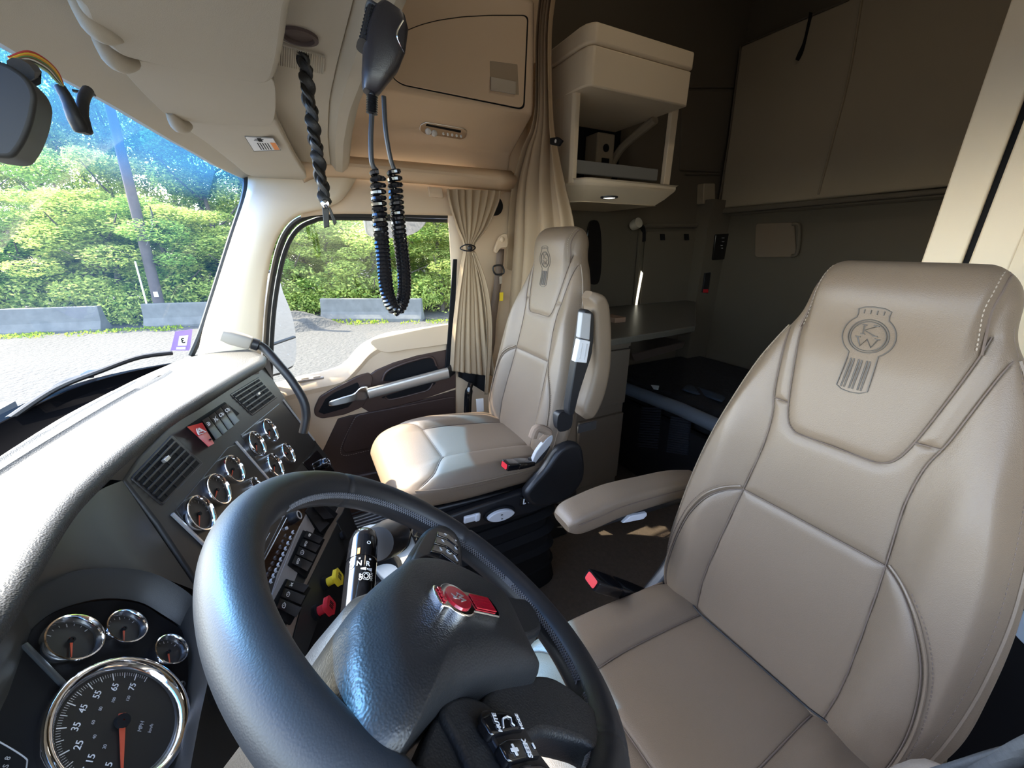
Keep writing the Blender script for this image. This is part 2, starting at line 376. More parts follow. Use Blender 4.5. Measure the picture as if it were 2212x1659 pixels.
for row, (dist, n) in enumerate(((2.3, 17), (5.0, 17), (8.5, 18))):
    for i in range(n):
        y = -9.5 + 24.5 * (i + .5 * (row % 2) + RNG.uniform(-.2, .2)) / n; spots.append((xl(y) + dist + RNG.uniform(-.5, .5), y * (1 + .15 * row), row))
for i, (tx, ty, row) in enumerate(spots):
    k = i % 3
    o = protos[k] if first[k] else copy_tree(protos[k]); first[k] = False
    o.location = (tx, ty, ZG); o.rotation_euler.z = RNG.uniform(0, 6.28); s = RNG.uniform(.85, 1.15); o.scale = (s, s, s * (.5, .8, 1.35)[row])
    tag(o, TL, 'tree', 'trees beyond the barriers')
# undergrowth
blobs = []
for i in range(90):
    y = -9.5 + 24 * i / 90; blobs.append((V(xl(y) + 1.45 + RNG.uniform(-.2, .6) - (.9 if 5.6 < y < 6.6 else 0), y, ZG + RNG.uniform(.1, 1.4) * (.5 if 5.6 < y < 6.6 else 1)), (.7, .7, .7)))
Vv, F, A = leaves(blobs, 32000, .07); tag(fast('undergrowth', Vv, F, M_LEAF, None, A), 'tangled green undergrowth behind the concrete barriers', 'bushes', kind='stuff')
blobs = []
for i in range(60):
    y = RNG.uniform(-7, 12); blobs.append((V(xl(y) - RNG.uniform(.45, .9), y, ZG), (.35, .45, .09)))
Vv, F, A = leaves(blobs, 4000, .05, 2.5); tag(fast('weeds', Vv, F, M_GRASS, None, A), 'yellow green weeds along the foot of the barriers', 'weeds', kind='stuff')
# leaning pole + thin pole
b = at(342, 650, x=18.6); t_ = at(262, 330, x=19.0)
b = b + (b - t_) * .1; t_ = t_ + (t_ - b) * .5
r = tag(obj('wooden_pole', *tube([b, (b + t_) / 2, t_], [.17, .15, .12], 12), M_POLE), 'tall dark wooden pole leaning in front of the trees, seen through the windshield', 'pole')
obj('pole_tag', *box(at(337, 636, x=18.40), (.02, .06, .09)), M_WHITE, r)
tag(obj('metal_stake', *tube([at(320, 668, x=18.1), at(292, 565, x=18.4)], .03, 8), M_SILVER), 'thin pale metal stake leaning beside the dark wooden pole', 'stake')
# ================================================================== CAB AND SLEEPER SHELL
ZF = -1.28; XP = 1.86; YR = -2.50; XD = -.36
def S(name, Vv, F, m, label=None, **k): return tag(obj(name, Vv, F, m, **k), label, kind='structure')
# floor
S('floor', *box(((XP + XD) / 2, -.75, ZF - .03), ((XP - XD) / 2, 1.78, .03)), M_CARPET, 'dark brown carpeted cab and sleeper floor')
# sleeper shell
S('wall_rear', *box(((XP + XD) / 2, YR - .03, .16), ((XP - XD) / 2, .03, 1.47)), M_SUEDE_D, 'dark fabric rear wall of the sleeper')
ws = box((XP + .03, -1.745, .16), (.03, .785, 1.47)); S('wall_passenger', *ws, M_SUEDE_D, 'dark fabric side wall of the sleeper on the passenger side')
S('wall_driver', *box((XD - .03, -1.745, .16), (.03, .785, 1.47)), M_SUEDE_D)
S('ceiling', *box(((XP + XD) / 2, -1.35, 1.63), ((XP - XD) / 2 + .05, 1.2, .03)), M_SUEDE_D, 'high fabric ceiling of the sleeper')
# front wall of the high roof above the windshield console, firewall, lower driver side wall
S('wall_front', *box(((XP + XD) / 2, -.12, 1.03), ((XP - XD) / 2, .03, .60)), M_SUEDE_D)
S('wall_firewall', *box(((XP + XD) / 2, .98, -.88), ((XP - XD) / 2, .03, .38)), M_BLACK)
# upper side walls above the doors (the roof fairing)
S('wall_upper_passenger', *box((XP + .03, -.55, 1.0), (.03, .42, .62)), M_SUEDE)
S('wall_upper_driver', *box((XD - .03, -.55, 1.0), (.03, .42, .62)), M_SUEDE)
# driver side: door below and pillars (behind the photographer)
S('wall_driver_lower', *box((XD - .02, .03, -.84), (.02, .98, .44)), M_BROWN)
S('trim_1', *box((XD - .02, -.82, -.02), (.03, .16, .42)), M_BEIGE)
S('trim_2', *box((XD - .02, .02, .36), (.03, .98, .07)), M_BEIGE)
# thick A pillar driver
S('trim_3', *tube([V(XD, .50, -.42), V(XD, .20, .30)], .05, 10), M_CREAM)
# ------------------------------------------------ windshield
XC = .745
WBX = cr([V(d_, y_) for d_, y_ in ((0, .80), (.4, .795), (.68, .78), (.90, .75), (1.02, .70), (1.09, .64), (1.14, .56), (1.17, .47))], 6)
def wb(x): return interp([p[0] for p in WBX], [p[1] for p in WBX], abs(x - XC))       # base line of the glass
def wt(x): return .375 - .16 * ((x - XC) / 1.1) ** 2
bb = [(-p[0], p[1]) for p in WBX[::-1]] + [(p[0], p[1]) for p in WBX[1:]]; bb = [(-1.178, .26), (-1.178, .36)] + bb + [(1.178, .36), (1.178, .26)]
def topc(d_, yb_): return (d_, max(.02, wt(XC + max(-1.15, min(1.15, d_))) - max(0, .47 - yb_)))
G = []
for d_, yb_ in bb:
    td, ty = topc(d_, yb_); G.append([V(XC + d_, yb_ + (ty - yb_) * t + .03 * math.sin(math.pi * t), -.45 + t * .79) for t in np.linspace(0, 1, 14)])
WS = S('window_1', *grid(G), M_GLASSW, 'curved windshield with a blue sun band along its top')
# black border of the glass
mb = MB()
edge = [at(-40, 940, z=-.44), at(0, 908, z=-.43), at(134, 838, z=-.43), at(278, 787, z=-.42), at(398, 772, z=-.41)]
# ------------------------------------------------ overhead console (headliner above the windshield)
def tpx(l): return l
XPs = [XD, -.1, .25, .6, .8, 1.0, 1.2, 1.4, 1.6, 1.75, 1.84]
def hfront(x):   # lower front edge of the headliner, from the photo
    return interp([XD, .3, .95, 1.13, 1.44, 1.70, 1.86], [.24, .34, .335, .308, .262, .21, .15], x)
def zc(x): return interp([-1, 1.2, 1.6, 1.86], [.30, .30, .285, .262], x)
xl = np.linspace(XD, 1.86, 46); G = []
for x in xl:
    z = zc(x); f = hfront(x); zz = z - .03
    yr = interp([XD, .5, .67, .9, 1.1, 1.4, 1.86], [-.185, -.180, -.178, -.173, -.172, -.183, -.215], x)
    prof = [(f + .03, zz + .05), (f + .012, zz + .005), (f - .005, zz), (f - .04, zz + .012), (f - .09, z), (.08, z + .012), (.0, z + .015), (yr + .075, z + .014),
            (yr + .066, z + .012), (yr + .062, z + .018), (yr + .056, z + .010), (yr + .045, z - .004), (yr + .025, z - .006), (yr + .008, z + .004), (yr - .002, z + .025), (yr - .004, z + .06), (yr + .004, z + .12), (yr + .03, z + .2), (.3, z + .24)]
    G.append([V(x, y, q) for y, q in prof])
con = S('ceiling_console', *grid(G), M_CREAM, 'cream overhead console and headliner above the windshield', solid=.006)
# ------------------------------------------------ passenger A pillar, header and rear of the door opening
def strip(name, A, B, m, nb=10, bulge=.02, out=V(-1, 0, 0), label=None, n=6, **k):
    A = cr(A, n); B = cr(B, n); N = max(len(A), len(B)); ia = np.linspace(0, len(A) - 1, N); G = []
    def sm(L, i): a = int(i); b = min(a + 1, len(L) - 1); return L[a] + (L[b] - L[a]) * (i - a)
    ib = np.linspace(0, len(B) - 1, N)
    for i in range(N):
        a, b = sm(A, ia[i]), sm(B, ib[i]); G.append([a + (b - a) * t + out * bulge * math.sin(math.pi * t) for t in np.linspace(0, 1, nb)])
    return S(name, *grid(G), m, label, solid=.012, **k)
lft = [(522, 340), (535, 362), (537, 395), (531, 430), (505, 510), (470, 620), (440, 715), (425, 790)]
rgt = [(770, 385), (740, 430), (700, 450), (650, 462), (612, 492), (588, 545), (572, 640), (562, 790)]
A = [at(*a, x=1.86 - .01 * i) for i, a in enumerate(lft)]; B = [at(*a, x=1.80) for a in rgt]
strip('trim_4', A, B, M_TRIM, label='cream passenger side pillar trim between windshield and door window')
S('trim_5', *tube(cr([at(a[0] - 3, a[1], x=1.865 - .01 * i) for i, a in enumerate([(520, 366), (534, 385), (530, 430), (504, 510), (469, 620), (438, 715), (415, 768)])], 6), .011, 8), M_RUBBER, 'black windshield edge seal')
# header above the door: upper bulged beam and lower band
strip('trim_6', [at(640, 330, x=1.80), at(745, 340, x=1.80), at(1104, 372, x=1.80)], [at(655, 392, x=1.80), at(745, 382, x=1.80), at(1104, 412, x=1.80)], M_BEIGE, bulge=.05, label='beige padded beam above the passenger door')
strip('trim_7', [at(640, 380, x=1.825), at(745, 380, x=1.825), at(1110, 405, x=1.825)], [at(650, 470, x=1.815), at(745, 462, x=1.815), at(1000, 466, x=1.815)], M_BEIGE, bulge=.004, label='beige band above the passenger window')
# B pillar panel behind the door opening
strip('trim_8', [at(962, 400, x=1.83), at(975, 600, x=1.82), at(965, 760, x=1.82), at(955, 900, x=1.80), at(940, 1060, x=1.8)], [at(1180, 400, x=1.83), at(1180, 560, x=1.83), at(1180, 760, x=1.83), at(1180, 900, x=1.83), at(1180, 1060, x=1.83)], M_BEIGE, bulge=.0, label='beige pillar panel behind the passenger door')
S('wall_cab_rear_passenger', *box((XP - .01, -.93, -.1), (.012, .22, 1.2)), M_BEIGE)
S('wall_outer_passenger', *box((XP + .03, .45, -.95), (.02, .60, .30)), M_BLACK)
# ================================================================== PASSENGER DOOR
DX = Pl(V(1.80, 0, 0), (0, -1, 0), (0, 0, -1)); DX2 = Pl(V(1.765, 0, 0), (0, -1, 0), (0, 0, -1))
door = empty('door_1', (1.8, -.2, ZF), 'passenger door with beige top, dark brown panels and silver pull bar', kind='structure')
low = [(560, 874), (640, 848), (690, 836), (727, 828), (750, 817), (778, 789), (803, 761), (842, 741), (902, 728), (985, 713), (985, 1100), (700, 1130), (560, 1150)]
plate('door_panel', DX, low, 0, .05, M_BEIGE, door, bevel=.006)
# window sill: top ledge lit by the sun
a_ = [(560, 868), (640, 843), (690, 831), (727, 823), (748, 813), (775, 785), (801, 757), (840, 737), (900, 724), (985, 709)]
b_ = [(550, 840), (640, 814), (690, 803), (727, 792), (748, 778), (770, 753), (791, 737), (834, 719), (900, 709), (985, 697)]
Ao = [at(*p, x=1.795) for p in a_]; Bo = [at(*p, x=1.872) for p in b_]
g_ = []
A1, B1 = cr(Ao, 5), cr(Bo, 5)
for i in range(len(A1)):
    d_ = B1[i] - A1[i]; g_.append([A1[i] + V(.004, 0, -.035), A1[i] + V(-.004, 0, -.012), A1[i] + d_ * .06 + V(0, 0, .002), A1[i] + d_ * .3 + V(0, 0, .004), A1[i] + d_ * .7 + V(0, 0, .003), B1[i], B1[i] + V(0, 0, -.06)])
obj('window_sill', *grid(g_), M_BEIGE, door)
# padded upper armrest block
P = cr([(801, 737), (840, 726), (985, 700), (985, 738), (880, 756), (835, 762), (812, 752)], 4, True)
o = plate('upper_pad', DX, P, .022, .03, M_BEIGE, door, bevel=.01, segs=4)
# dark brown upper insert
P = [(985, 752), (900, 768), (850, 782), (815, 798), (790, 815), (800, 835), (985, 835), ]
P = [(985, 752), (900, 769), (850, 784), (812, 800), (780, 824), (780, 880), (800, 892), (905, 866), (985, 838)]
plate('brown_insert', DX, P, .008, .02, M_BROWN, door, bevel=.004)
# pocket recess rim around the pull bar
P = [(826, 822), (838, 800), (870, 785), (920, 772), (936, 774), (942, 790), (944, 806), (880, 820)]
plate('recess', DX, cr(P, 4, True), .010, .01, M_BLACKM, door, bevel=.001)
pc = DX.pts(cr([(826, 822), (836, 802), (870, 786), (920, 772), (936, 774), (943, 790)], 5), .012); obj('recess_rim', *tube(pc, .006, 8), M_BROWN, door)
P = [(830, 856), (935, 826), (930, 838), (915, 845), (850, 862), (838, 861)]
plate('lower_recess', DX, cr(P, 4, True), .010, .01, M_BLACKM, door, bevel=.001)
pc = DX.pts(cr([(832, 858), (845, 863), (900, 850), (925, 842), (935, 828)], 5), .012); obj('lower_recess_rim', *tube(pc, .0045, 8), M_BROWN, door)
# handle bezel
P = [(690, 858), (720, 840), (775, 812), (798, 806), (806, 815), (800, 850), (783, 880), (745, 896), (695, 905), (680, 898), (678, 885)]
plate('handle_bezel', DX, rcorner([np.append(p, 0) for p in map(np.array, P)], 8)and [tuple(q[:2]) for q in rcorner([np.append(p, 0) for p in map(np.array, P)], 8)], .016, .02, M_BROWN, door, bevel=.003)
P = [(703, 862), (722, 848), (772, 826), (776, 832), (768, 862), (752, 880), (700, 895), (688, 890)]
plate('handle_bowl', DX, P, .018, .006, M_BLACKM, door, bevel=.001)
h = plate('door_handle', DX, cr([(712, 868), (740, 858), (765, 850), (778, 838), (796, 836), (794, 862), (770, 866), (740, 874), (712, 878)], 3, True), .040, .016, M_CHROME, door, bevel=.005, segs=4); h['label'] = 'chrome door release lever'
# silver pull bar
A = at(795, 850, x=1.735); B = at(968, 805, x=1.735); B2 = at(985, 798, x=1.75)
fr = frames([A, B])[0]
sc = [(A + (B - A) * t, fr[0], fr[1], .013 + .0 * t, .024 + .003 * t, .7) for t in np.linspace(0, 1, 10)]
o = obj('pull_bar', *loft(sc, 24), M_SILVER, door); o['label'] = 'silver pull bar'
sc = [(B + (B2 - B) * t + V(.03 * t, 0, 0), fr[0], fr[1], .014, .029, .7) for t in np.linspace(0, 1, 4)]
obj('pull_bar_end', *loft(sc, 20), M_BLACK, door)
# lower brown leather panel
P = [(730, 905), (755, 898), (800, 890), (905, 866), (985, 842), (985, 1100), (720, 1130), (655, 1060), (702, 965)]
plate('lower_panel', DX, P, .006, .02, M_BROWNL, door, bevel=.004)
P = [(768, 896), (985, 855), (985, 925), (845, 960), (745, 980), (738, 968)]
obj('padded_insert', *prism(rcorner(DX.pts(P, .016), .025), V(.012, 0, 0)), M_BROWNL, door, bevel=.006, segs=3)
def stitch(name, pts, m, parent, r=.0008, ln=.006, gap=.003, up=None):
    """dashes of thread along a polyline"""
    P = [np.array(p) for p in pts]; L = [0]
    for a, b in zip(P, P[1:]): L.append(L[-1] + np.linalg.norm(b - a))
    def pos(s):
        return V(*[np.interp(s, L, [p[k] for p in P]) for k in range(3)])
    mb = MB(); s = 0
    while s < L[-1] - ln: mb.add(*tube([pos(s), pos(s + ln / 2), pos(s + ln)], [r * .6, r, r * .6], 5)); s += ln + gap
    return mb.build(name, m, parent)
stitch('stitching', DX.pts(cr([(768, 900), (750, 935), (736, 970), (745, 984), (800, 972), (900, 948)], 4), .02), M_THREAD_L, door, .0012, .007, .004)
# lower door edge and map pocket
P = [(735, 1010), (985, 960), (985, 1100), (640, 1150), (680, 1080)]
P = [(760, 1030), (985, 985), (985, 1110), (730, 1135)]
plate('map_pocket', DX, P, .03, .03, M_BROWN, door, bevel=.008)
# window switches on the ledge
sw = at(672, 822, x=1.835); 
mb = MB(); mb.add(*box(sw + V(0, 0, .008), (.016, .052, .004))); mb.build('switch_plate', M_TAUPE, door, bevel=.002)
mb = MB(); [mb.add(*box(sw + V(0, q, .014), (.009, .014, .004))) for q in (-.025, .022)]; mb.build('window_switch', M_BEIGE, door, bevel=.002)
# the window: glass, rubber seal, channel
wp = [(572, 850), (574, 740), (582, 640), (600, 545), (625, 492), (662, 468), (720, 461), (975, 467)]
P = [at(*a, x=1.835) for a in cr([np.array(a + (0,)) for a in wp], 5) for a in [tuple(a[:2])]]
o = obj('window_seal', *tube(P, .011, 8), M_RUBBER, door)
P2 = [at(a[0] + 12, a[1] + 10, x=1.85) for a in [tuple(q[:2]) for q in cr([np.array(a + (0,)) for a in wp], 5)]]
obj('window_channel', *tube(P2, .009, 8), M_RUBBER, door)
gl = [V(1.862, p[1], p[2]) for p in P] + [V(1.862, -.70, P[-1][2]), V(1.862, -.70, -.62), V(1.862, P[0][1], -.62)]
S('window_2', *prism(gl, V(.004, 0, 0)), M_GLASS, 'passenger door window', smooth=False)
S('trim_9', *box(at(972, 600, x=1.85) + V(0, -.10, -.05), (.012, .09, .45)), M_BLACK, 'dark rear frame of the passenger window')
# grab clip on header
o = tag(obj('grab_clip', *prism(rcorner(atl([(925, 402), (955, 405), (958, 428), (928, 425)], x=1.80), .006), V(.02, 0, 0)), M_BEIGE, bevel=.002), 'small beige plastic catch above the passenger window', 'catch')
# step plate at the door sill, seen through the steering wheel
st = [at(735, 1118, z=ZF + .02), at(872, 1075, z=ZF + .02), at(900, 1112, z=ZF + .02), at(745, 1150, z=ZF + .02)]
# ================================================================== SEATS
def pillow(name, fr0, rows, m, parent, seams=(), groove=(.0030, .0016, .0035, .010), nf=150, nb=40, bol=None, e=.42, dark=1.0, extra=None, e_end=None):
    """fr0=(origin, U, Sdir, D). rows: (s, W, top, bot). returns object and a function giving the top surface point for (u, s)"""
    O, U, Sd, Dd = fr0
    rs = [r[0] for r in rows]; Ws = [r[1] for r in rows]; Ts = [r[2] for r in rows]; Bs = [r[3] for r in rows]
    segs = []
    for pl in seams:
        for a, b in zip(pl, pl[1:]): segs.append((a[0], a[1], b[0], b[1]))
    SG = np.array(segs) if segs else np.zeros((0, 4))
    def dist(u, s):
        if not len(SG): return np.full(np.shape(u), 9.)
        best = np.full(np.shape(u), 9.)
        for (x1, y1, x2, y2) in SG:
            dx, dy = x2 - x1, y2 - y1; L2 = dx * dx + dy * dy + 1e-12
            t = np.clip(((u - x1) * dx + (s - y1) * dy) / L2, 0, 1); best = np.minimum(best, np.hypot(u - x1 - t * dx, s - y1 - t * dy))
        return best
    g1, w1, g2, w2 = groove
    n = len(rs); th = np.concatenate([np.linspace(0, math.pi, nf, endpoint=False), np.linspace(math.pi, 2 * math.pi, nb, endpoint=False)])
    # even spacing in u on the front
    uf = np.cos(th[:nf]); uf = np.linspace(1, -1, nf, endpoint=False)
    allp = []; alls = []
    def topz(u, s, W, T, B):
        q = np.clip(np.abs(u) / max(W, 1e-5), 0, 1); mid = (T + B) / 2; hh = (T - B) / 2
        return mid + hh * (1 - q ** (1 / e * 1.15)) ** (e * 1.0)
    def surf(u, s, disp=True, lift=0.0):
        W = np.interp(s, rs, Ws); u = max(-.985 * W, min(.985 * W, u)); T = np.interp(s, rs, Ts); B = np.interp(s, rs, Bs)
        z = topz(u, s, W, T, B) + (bol(u, s, W) if bol else 0)
        return O + U * u + Sd * s + Dd * (z + lift)
    for i in range(n):
        W, T, B, s = Ws[i], Ts[i], Bs[i], rs[i]
        a = np.linspace(0, math.pi, nf, endpoint=False); u = W * np.sign(np.cos(a)) * np.abs(np.cos(a)) ** .62
        z = topz(u, s, W, T, B)
        if bol is not None: z = z + np.array([bol(x, s, W) for x in u])
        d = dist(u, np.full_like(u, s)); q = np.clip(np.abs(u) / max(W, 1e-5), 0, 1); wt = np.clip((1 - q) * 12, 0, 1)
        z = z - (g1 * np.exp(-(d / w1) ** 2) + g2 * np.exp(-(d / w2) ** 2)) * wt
        sm = .45 * dark * np.exp(-(d / (w1 * 1.1)) ** 2) * wt  # seam darkening weight, thread colour and painted crease shade together
        a2 = np.linspace(math.pi, 2 * math.pi, nb, endpoint=False); u2 = W * np.sign(np.cos(a2)) * np.abs(np.cos(a2)) ** .62
        mid = (T + B) / 2; hh = (T - B) / 2; q2 = np.clip(np.abs(u2) / max(W, 1e-5), 0, 1); z2 = mid - hh * (1 - q2 ** (1 / e * 1.15)) ** e
        for uu, zz in list(zip(u, z)) + list(zip(u2, z2)): allp.append(O + U * uu + Sd * s + Dd * zz)
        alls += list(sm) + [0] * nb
    m_ = nf + nb; F = []
    for i in range(n - 1):
        for j in range(m_): F.append((i * m_ + j, i * m_ + (j + 1) % m_, (i + 1) * m_ + (j + 1) % m_, (i + 1) * m_ + j))
    F.append(tuple(range(m_ - 1, -1, -1))); F.append(tuple((n - 1) * m_ + j for j in range(m_)))
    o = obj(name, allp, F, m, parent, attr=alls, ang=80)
    return o, surf
def make_rows(keys, n, a, b, r0=.03, r1=.05, e0=.5):
    """interpolated rows with rounded ends"""
    ks = [k[0] for k in keys]; out = []; mid_n = n
    tt = np.concatenate([a + r0 * (1 - np.cos(np.linspace(0, math.pi / 2, 10)))[:-1], np.linspace(a + r0, b - r1, n), b - r1 + r1 * np.sin(np.linspace(0, math.pi / 2, 14))[1:]])
    K = np.array(keys)
    from_ = cr([np.array(k) for k in keys], 12); fx = [p[0] for p in from_]
    for s in tt:
        W, T, B = [np.interp(s, fx, [p[i] for p in from_]) for i in (1, 2, 3)]
        k = 1.0
        if s < a + r0: k = math.sqrt(max(0, 1 - ((a + r0 - s) / r0) ** 2))
        if s > b - r1: k = math.sqrt(max(0, 1 - ((s - b + r1) / r1) ** 2))
        mid = (T + B) / 2; hh = (T - B) / 2; W2 = W - (1 - k) * min(r1 if s > b - r1 else r0, .04) * 1.0; k2 = max(k, .02)
        out.append((s, W2, mid + hh * k2, mid - hh * k2))
    return out
def sm01(x): x = max(0., min(1., x)); return x * x * (3 - 2 * x)
BK_KEYS = [(-.10, .215, .0, -.10), (0, .240, .0, -.095), (.1, .256, .0, -.10), (.2, .254, .0, -.10), (.3, .246, .0, -.10), (.4, .230, .002, -.10), (.5, .205, .004, -.10), (.58, .180, .006, -.10),
           (.64, .152, .010, -.10), (.68, .130, .014, -.095), (.72, .122, .016, -.09), (.79, .116, .012, -.085)]
SL = [(.152, .71), (.138, .66), (.129, .60), (.119, .53), (.108, .48), (.1065, .41), (.1155, .315), (.124, .21), (.131, .09), (.127, 0), (.118, -.05)]
INS = [(.112, .68), (.109, .64), (.099, .575), (.088, .515), (.079, .485), (.068, .471), (.05, .466), (0, .467)]
HRS = [(.122, .70), (.117, .685), (.112, .668), (.106, .65)]
WG = [(.1155, .315), (.145, .296), (.172, .262), (.198, .20), (.212, .12), (.214, .05), (.208, -.03)]
PIPE = [(.150, .655), (.188, .56), (.214, .46), (.234, .35), (.243, .26), (.246, .16), (.240, .06), (.226, -.02)]
def mir(l): return [(-a, b) for a, b in l]
def seat_seams():
    s = [cr([np.array(p) for p in l], 5) for l in (SL, INS, WG)]; s2 = [[(-q[0], q[1]) for q in l] for l in s]
    return s + s2 + [[(-.1155, .315), (.1155, .315)], [(.088, .515), (.117, .517)], [(-.088, .515), (-.117, .517)]]
def bolb(u, s, W):
    a = abs(u); lo = sm01((s + .1) / .15) * sm01((.66 - s) / .25); v = .032 * sm01((a - .11) / .07) * sm01((W - a) / .035) * lo
    v += .018 * sm01((.112 - a) / .02) * sm01((s - .60) / .12)                 # head pillow
    v += -.006 * (1 - (a / .12) ** 2) * sm01((.45 - s) / .2) if a < .12 else 0
    return v
def emblem_lines(k=1.0):
    """outline strokes of the embossed badge, unit: metres, centred on the ring"""
    L = []
    c = [(.0255 * math.cos(t), .0255 * math.sin(t)) for t in np.linspace(0, 2 * math.pi, 41)]; L.append(c)
    c = [(.0225 * math.cos(t), .0225 * math.sin(t)) for t in np.linspace(0, 2 * math.pi, 37)]; L.append(c)
    a0 = math.asin(.020 / .0335)
    rt_ = [(.0335 * math.cos(t), .0335 * math.sin(t)) for t in np.linspace(math.pi / 2 - a0, -math.pi / 2 + a0 * .95, 20)]
    top = [(-.019, .0335), (-.020, .040), (-.012, .0435), (0, .0445), (.012, .0435), (.020, .040), (.019, .0335)]
    L.append(top + rt_ + [(.019, -.034), (.021, -.085), (.012, -.0905), (0, -.092), (-.012, -.0905), (-.021, -.085), (-.019, -.034)] + [(-x, y) for x, y in rt_[::-1]] + [(-.019, .0335)])
    for x in (-.012, -.004, .004, .012): L.append([(x, .034), (x, .040)])
    for x in (-.0135, -.0095, -.003, .001, .0075, .0115): L.append([(x, -.037), (x * 1.08, -.086)])
    L.append([(-.007, .017), (-.007, .003)]); L.append([(.008, .017), (-.006, .009), (.009, .002)]); L.append([(-.010, .017), (-.004, .017)]); L.append([(-.010, .003), (-.004, .003)]); L.append([(.004, .0175), (.011, .0175)]); L.append([(.005, .002), (.012, .002)])
    L.append([(-.013, -.002), (-.007, -.016), (0, -.004), (.007, -.016), (.013, -.002)]); L.append([(-.016, -.002), (-.009, -.002)]); L.append([(.009, -.002), (.016, -.002)])
    return [[(x * k, y * k) for x, y in l] for l in L]
def rrow(o_, U, Y, D, c, r, n=16): pass
def make_seat(root_name, O, lean, yaw, cush_tilt, label, quality, arm, belt_side):
    root = empty(root_name, (O[0], O[1], ZF), label, 'seat', 'driver and passenger seats')
    U = V(math.cos(yaw), math.sin(yaw), 0); R_ = V(math.sin(yaw), -math.cos(yaw), 0)      # R_ rearwards
    H = nrm(R_ * math.sin(lean) + V(0, 0, 1) * math.cos(lean)); D = nrm(np.cross(U, H)); D = D if D[1] > 0 else -D
    nf, nr = quality
    rows = make_rows(BK_KEYS, nr, -.10, .775, .03, .055)
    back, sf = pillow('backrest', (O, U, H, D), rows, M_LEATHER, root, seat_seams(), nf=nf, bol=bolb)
    def P_(u, s, l=.001): return sf(u, s, lift=l)
    mb = MB()
    for l in seat_seams():
        q = [(l[0][0] + (l[1][0] - l[0][0]) * t, l[0][1]) for t in np.linspace(0, 1, 30)] if len(l) == 2 and abs(l[0][0] - l[1][0]) > .1 else l
        mb.add(*tube([P_(p[0], p[1], -.0030) for p in q], .0010, 5))
    mb.build('seam_thread', M_THREAD, back)
    # raised piping + stitches along the outer seam and wing
    for sg in (1, -1):
        l = [P_(sg * a, b, .001) for a, b in cr([np.array(p) for p in PIPE], 5)]; obj('piping', *tube(l, .0028, 6), M_LEATHER2, back)
        l = [P_(sg * a, b, .0) for a, b in cr([np.array(p) for p in [(x + .004, y + .006) for x, y in WG[0:]]], 5)]; obj('piping', *tube(l, .0022, 6), M_LEATHER2, back)
    for sg in (1, -1):
        stitch('stitching', [P_(sg * (a - .009), b, .0) for a, b in cr([np.array(p) for p in PIPE], 5)], M_THREAD, back, .0009, .004, .003)
        stitch('stitching', [P_(sg * (a + .010), b + .009, .0) for a, b in cr([np.array(p) for p in WG[1:]], 5)], M_THREAD, back, .0009, .004, .003)
        HS = [(.098, .765), (.100, .74), (.100, .71), (.104, .68), (.108, .655)]
        l = cr([np.array(p) for p in HS], 5); mb = MB(); mb.add(*tube([P_(sg * (a + .004), b, .0) for a, b in l], .0016, 6)); mb.build('headrest_seam', M_THREAD, back)
        stitch('stitching', [P_(sg * (a - .001), b, .0) for a, b in l], M_THREAD_L, back, .0011, .004, .0025)
    mb = MB()
    for l in emblem_lines(1.0):
        q = cr([np.array(p) for p in l], 1) if len(l) > 2 else [np.array(p) for p in l]
        mb.add(*tube([P_(-p[0] + .005, p[1] + .656, .0007) for p in q], .0010, 5))
    e_ = mb.build('embossed_badge', M_EMBOSS, back); e_['label'] = 'embossed round badge with letters K and W over a ribbed tail'
    # ---- cushion: s forward, D up
    Fw_ = nrm(-R_ * math.cos(cush_tilt) + V(0, 0, 1) * math.sin(cush_tilt)); Up = nrm(np.cross(U, Fw_)); Up = Up if Up[2] > 0 else -Up
    CK = [(-.09, .215, -.015, -.09), (0, .232, 0, -.100), (.12, .238, .008, -.105), (.25, .243, .012, -.110), (.36, .240, .008, -.110), (.43, .225, -.004, -.11), (.475, .195, -.020, -.105), (.50, .165, -.035, -.10)]
    rows = make_rows(CK, int(nr * .6), -.09, .50, .03, .05)
    cs = [cr([np.array(p) for p in l], 4) for l in ([(.112, -.06), (.116, .1), (.118, .22), (.115, .31)], [(.115, .31), (.17, .345), (.205, .375), (.222, .43)])]
    cs = cs + [[(-q[0], q[1]) for q in l] for l in cs] + [[(-.115, .31), (.115, .31)]]
    def bolc(u, s, W):
        a = abs(u); return .020 * sm01((a - .10) / .06) * sm01((W - a) / .03) * sm01((s + .1) / .15) * sm01((.5 - s) / .25)
    O2 = O + V(0, .0, -.0) - R_ * 0.015
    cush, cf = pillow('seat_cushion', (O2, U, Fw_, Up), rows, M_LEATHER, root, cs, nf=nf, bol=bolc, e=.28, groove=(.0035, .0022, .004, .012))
    mb = MB()
    for l in cs:
        q = [(l[0][0] + (l[1][0] - l[0][0]) * t, l[0][1]) for t in np.linspace(0, 1, 30)] if len(l) == 2 else l
        mb.add(*tube([cf(p[0], p[1], lift=-.0050) for p in q], .0012, 5))
    mb.build('seam_thread', M_THREAD, cush)
    for sg in (1, -1):
        ed = [(.232, -.03), (.240, .1), (.2445, .25), (.239, .36), (.222, .43)]
        l = [O2 + U * sg * (a - .002) + Fw_ * b + Up * (-.028) for a, b in cr([np.array(p) for p in ed], 5)]; obj('piping', *tube(l, .0028, 6), M_LEATHER2, cush)
    for sg in (1, -1):
        stitch('stitching', [O2 + U * sg * (a) + Fw_ * b + Up * (-.040) for a, b in cr([np.array(p) for p in [(.232, -.03), (.240, .1), (.2445, .25), (.239, .36)]], 5)], M_THREAD, cush, .0010, .004, .003)
    # ---- base shell
    mb = MB(); b0 = O2 + V(0, 0, -.118)
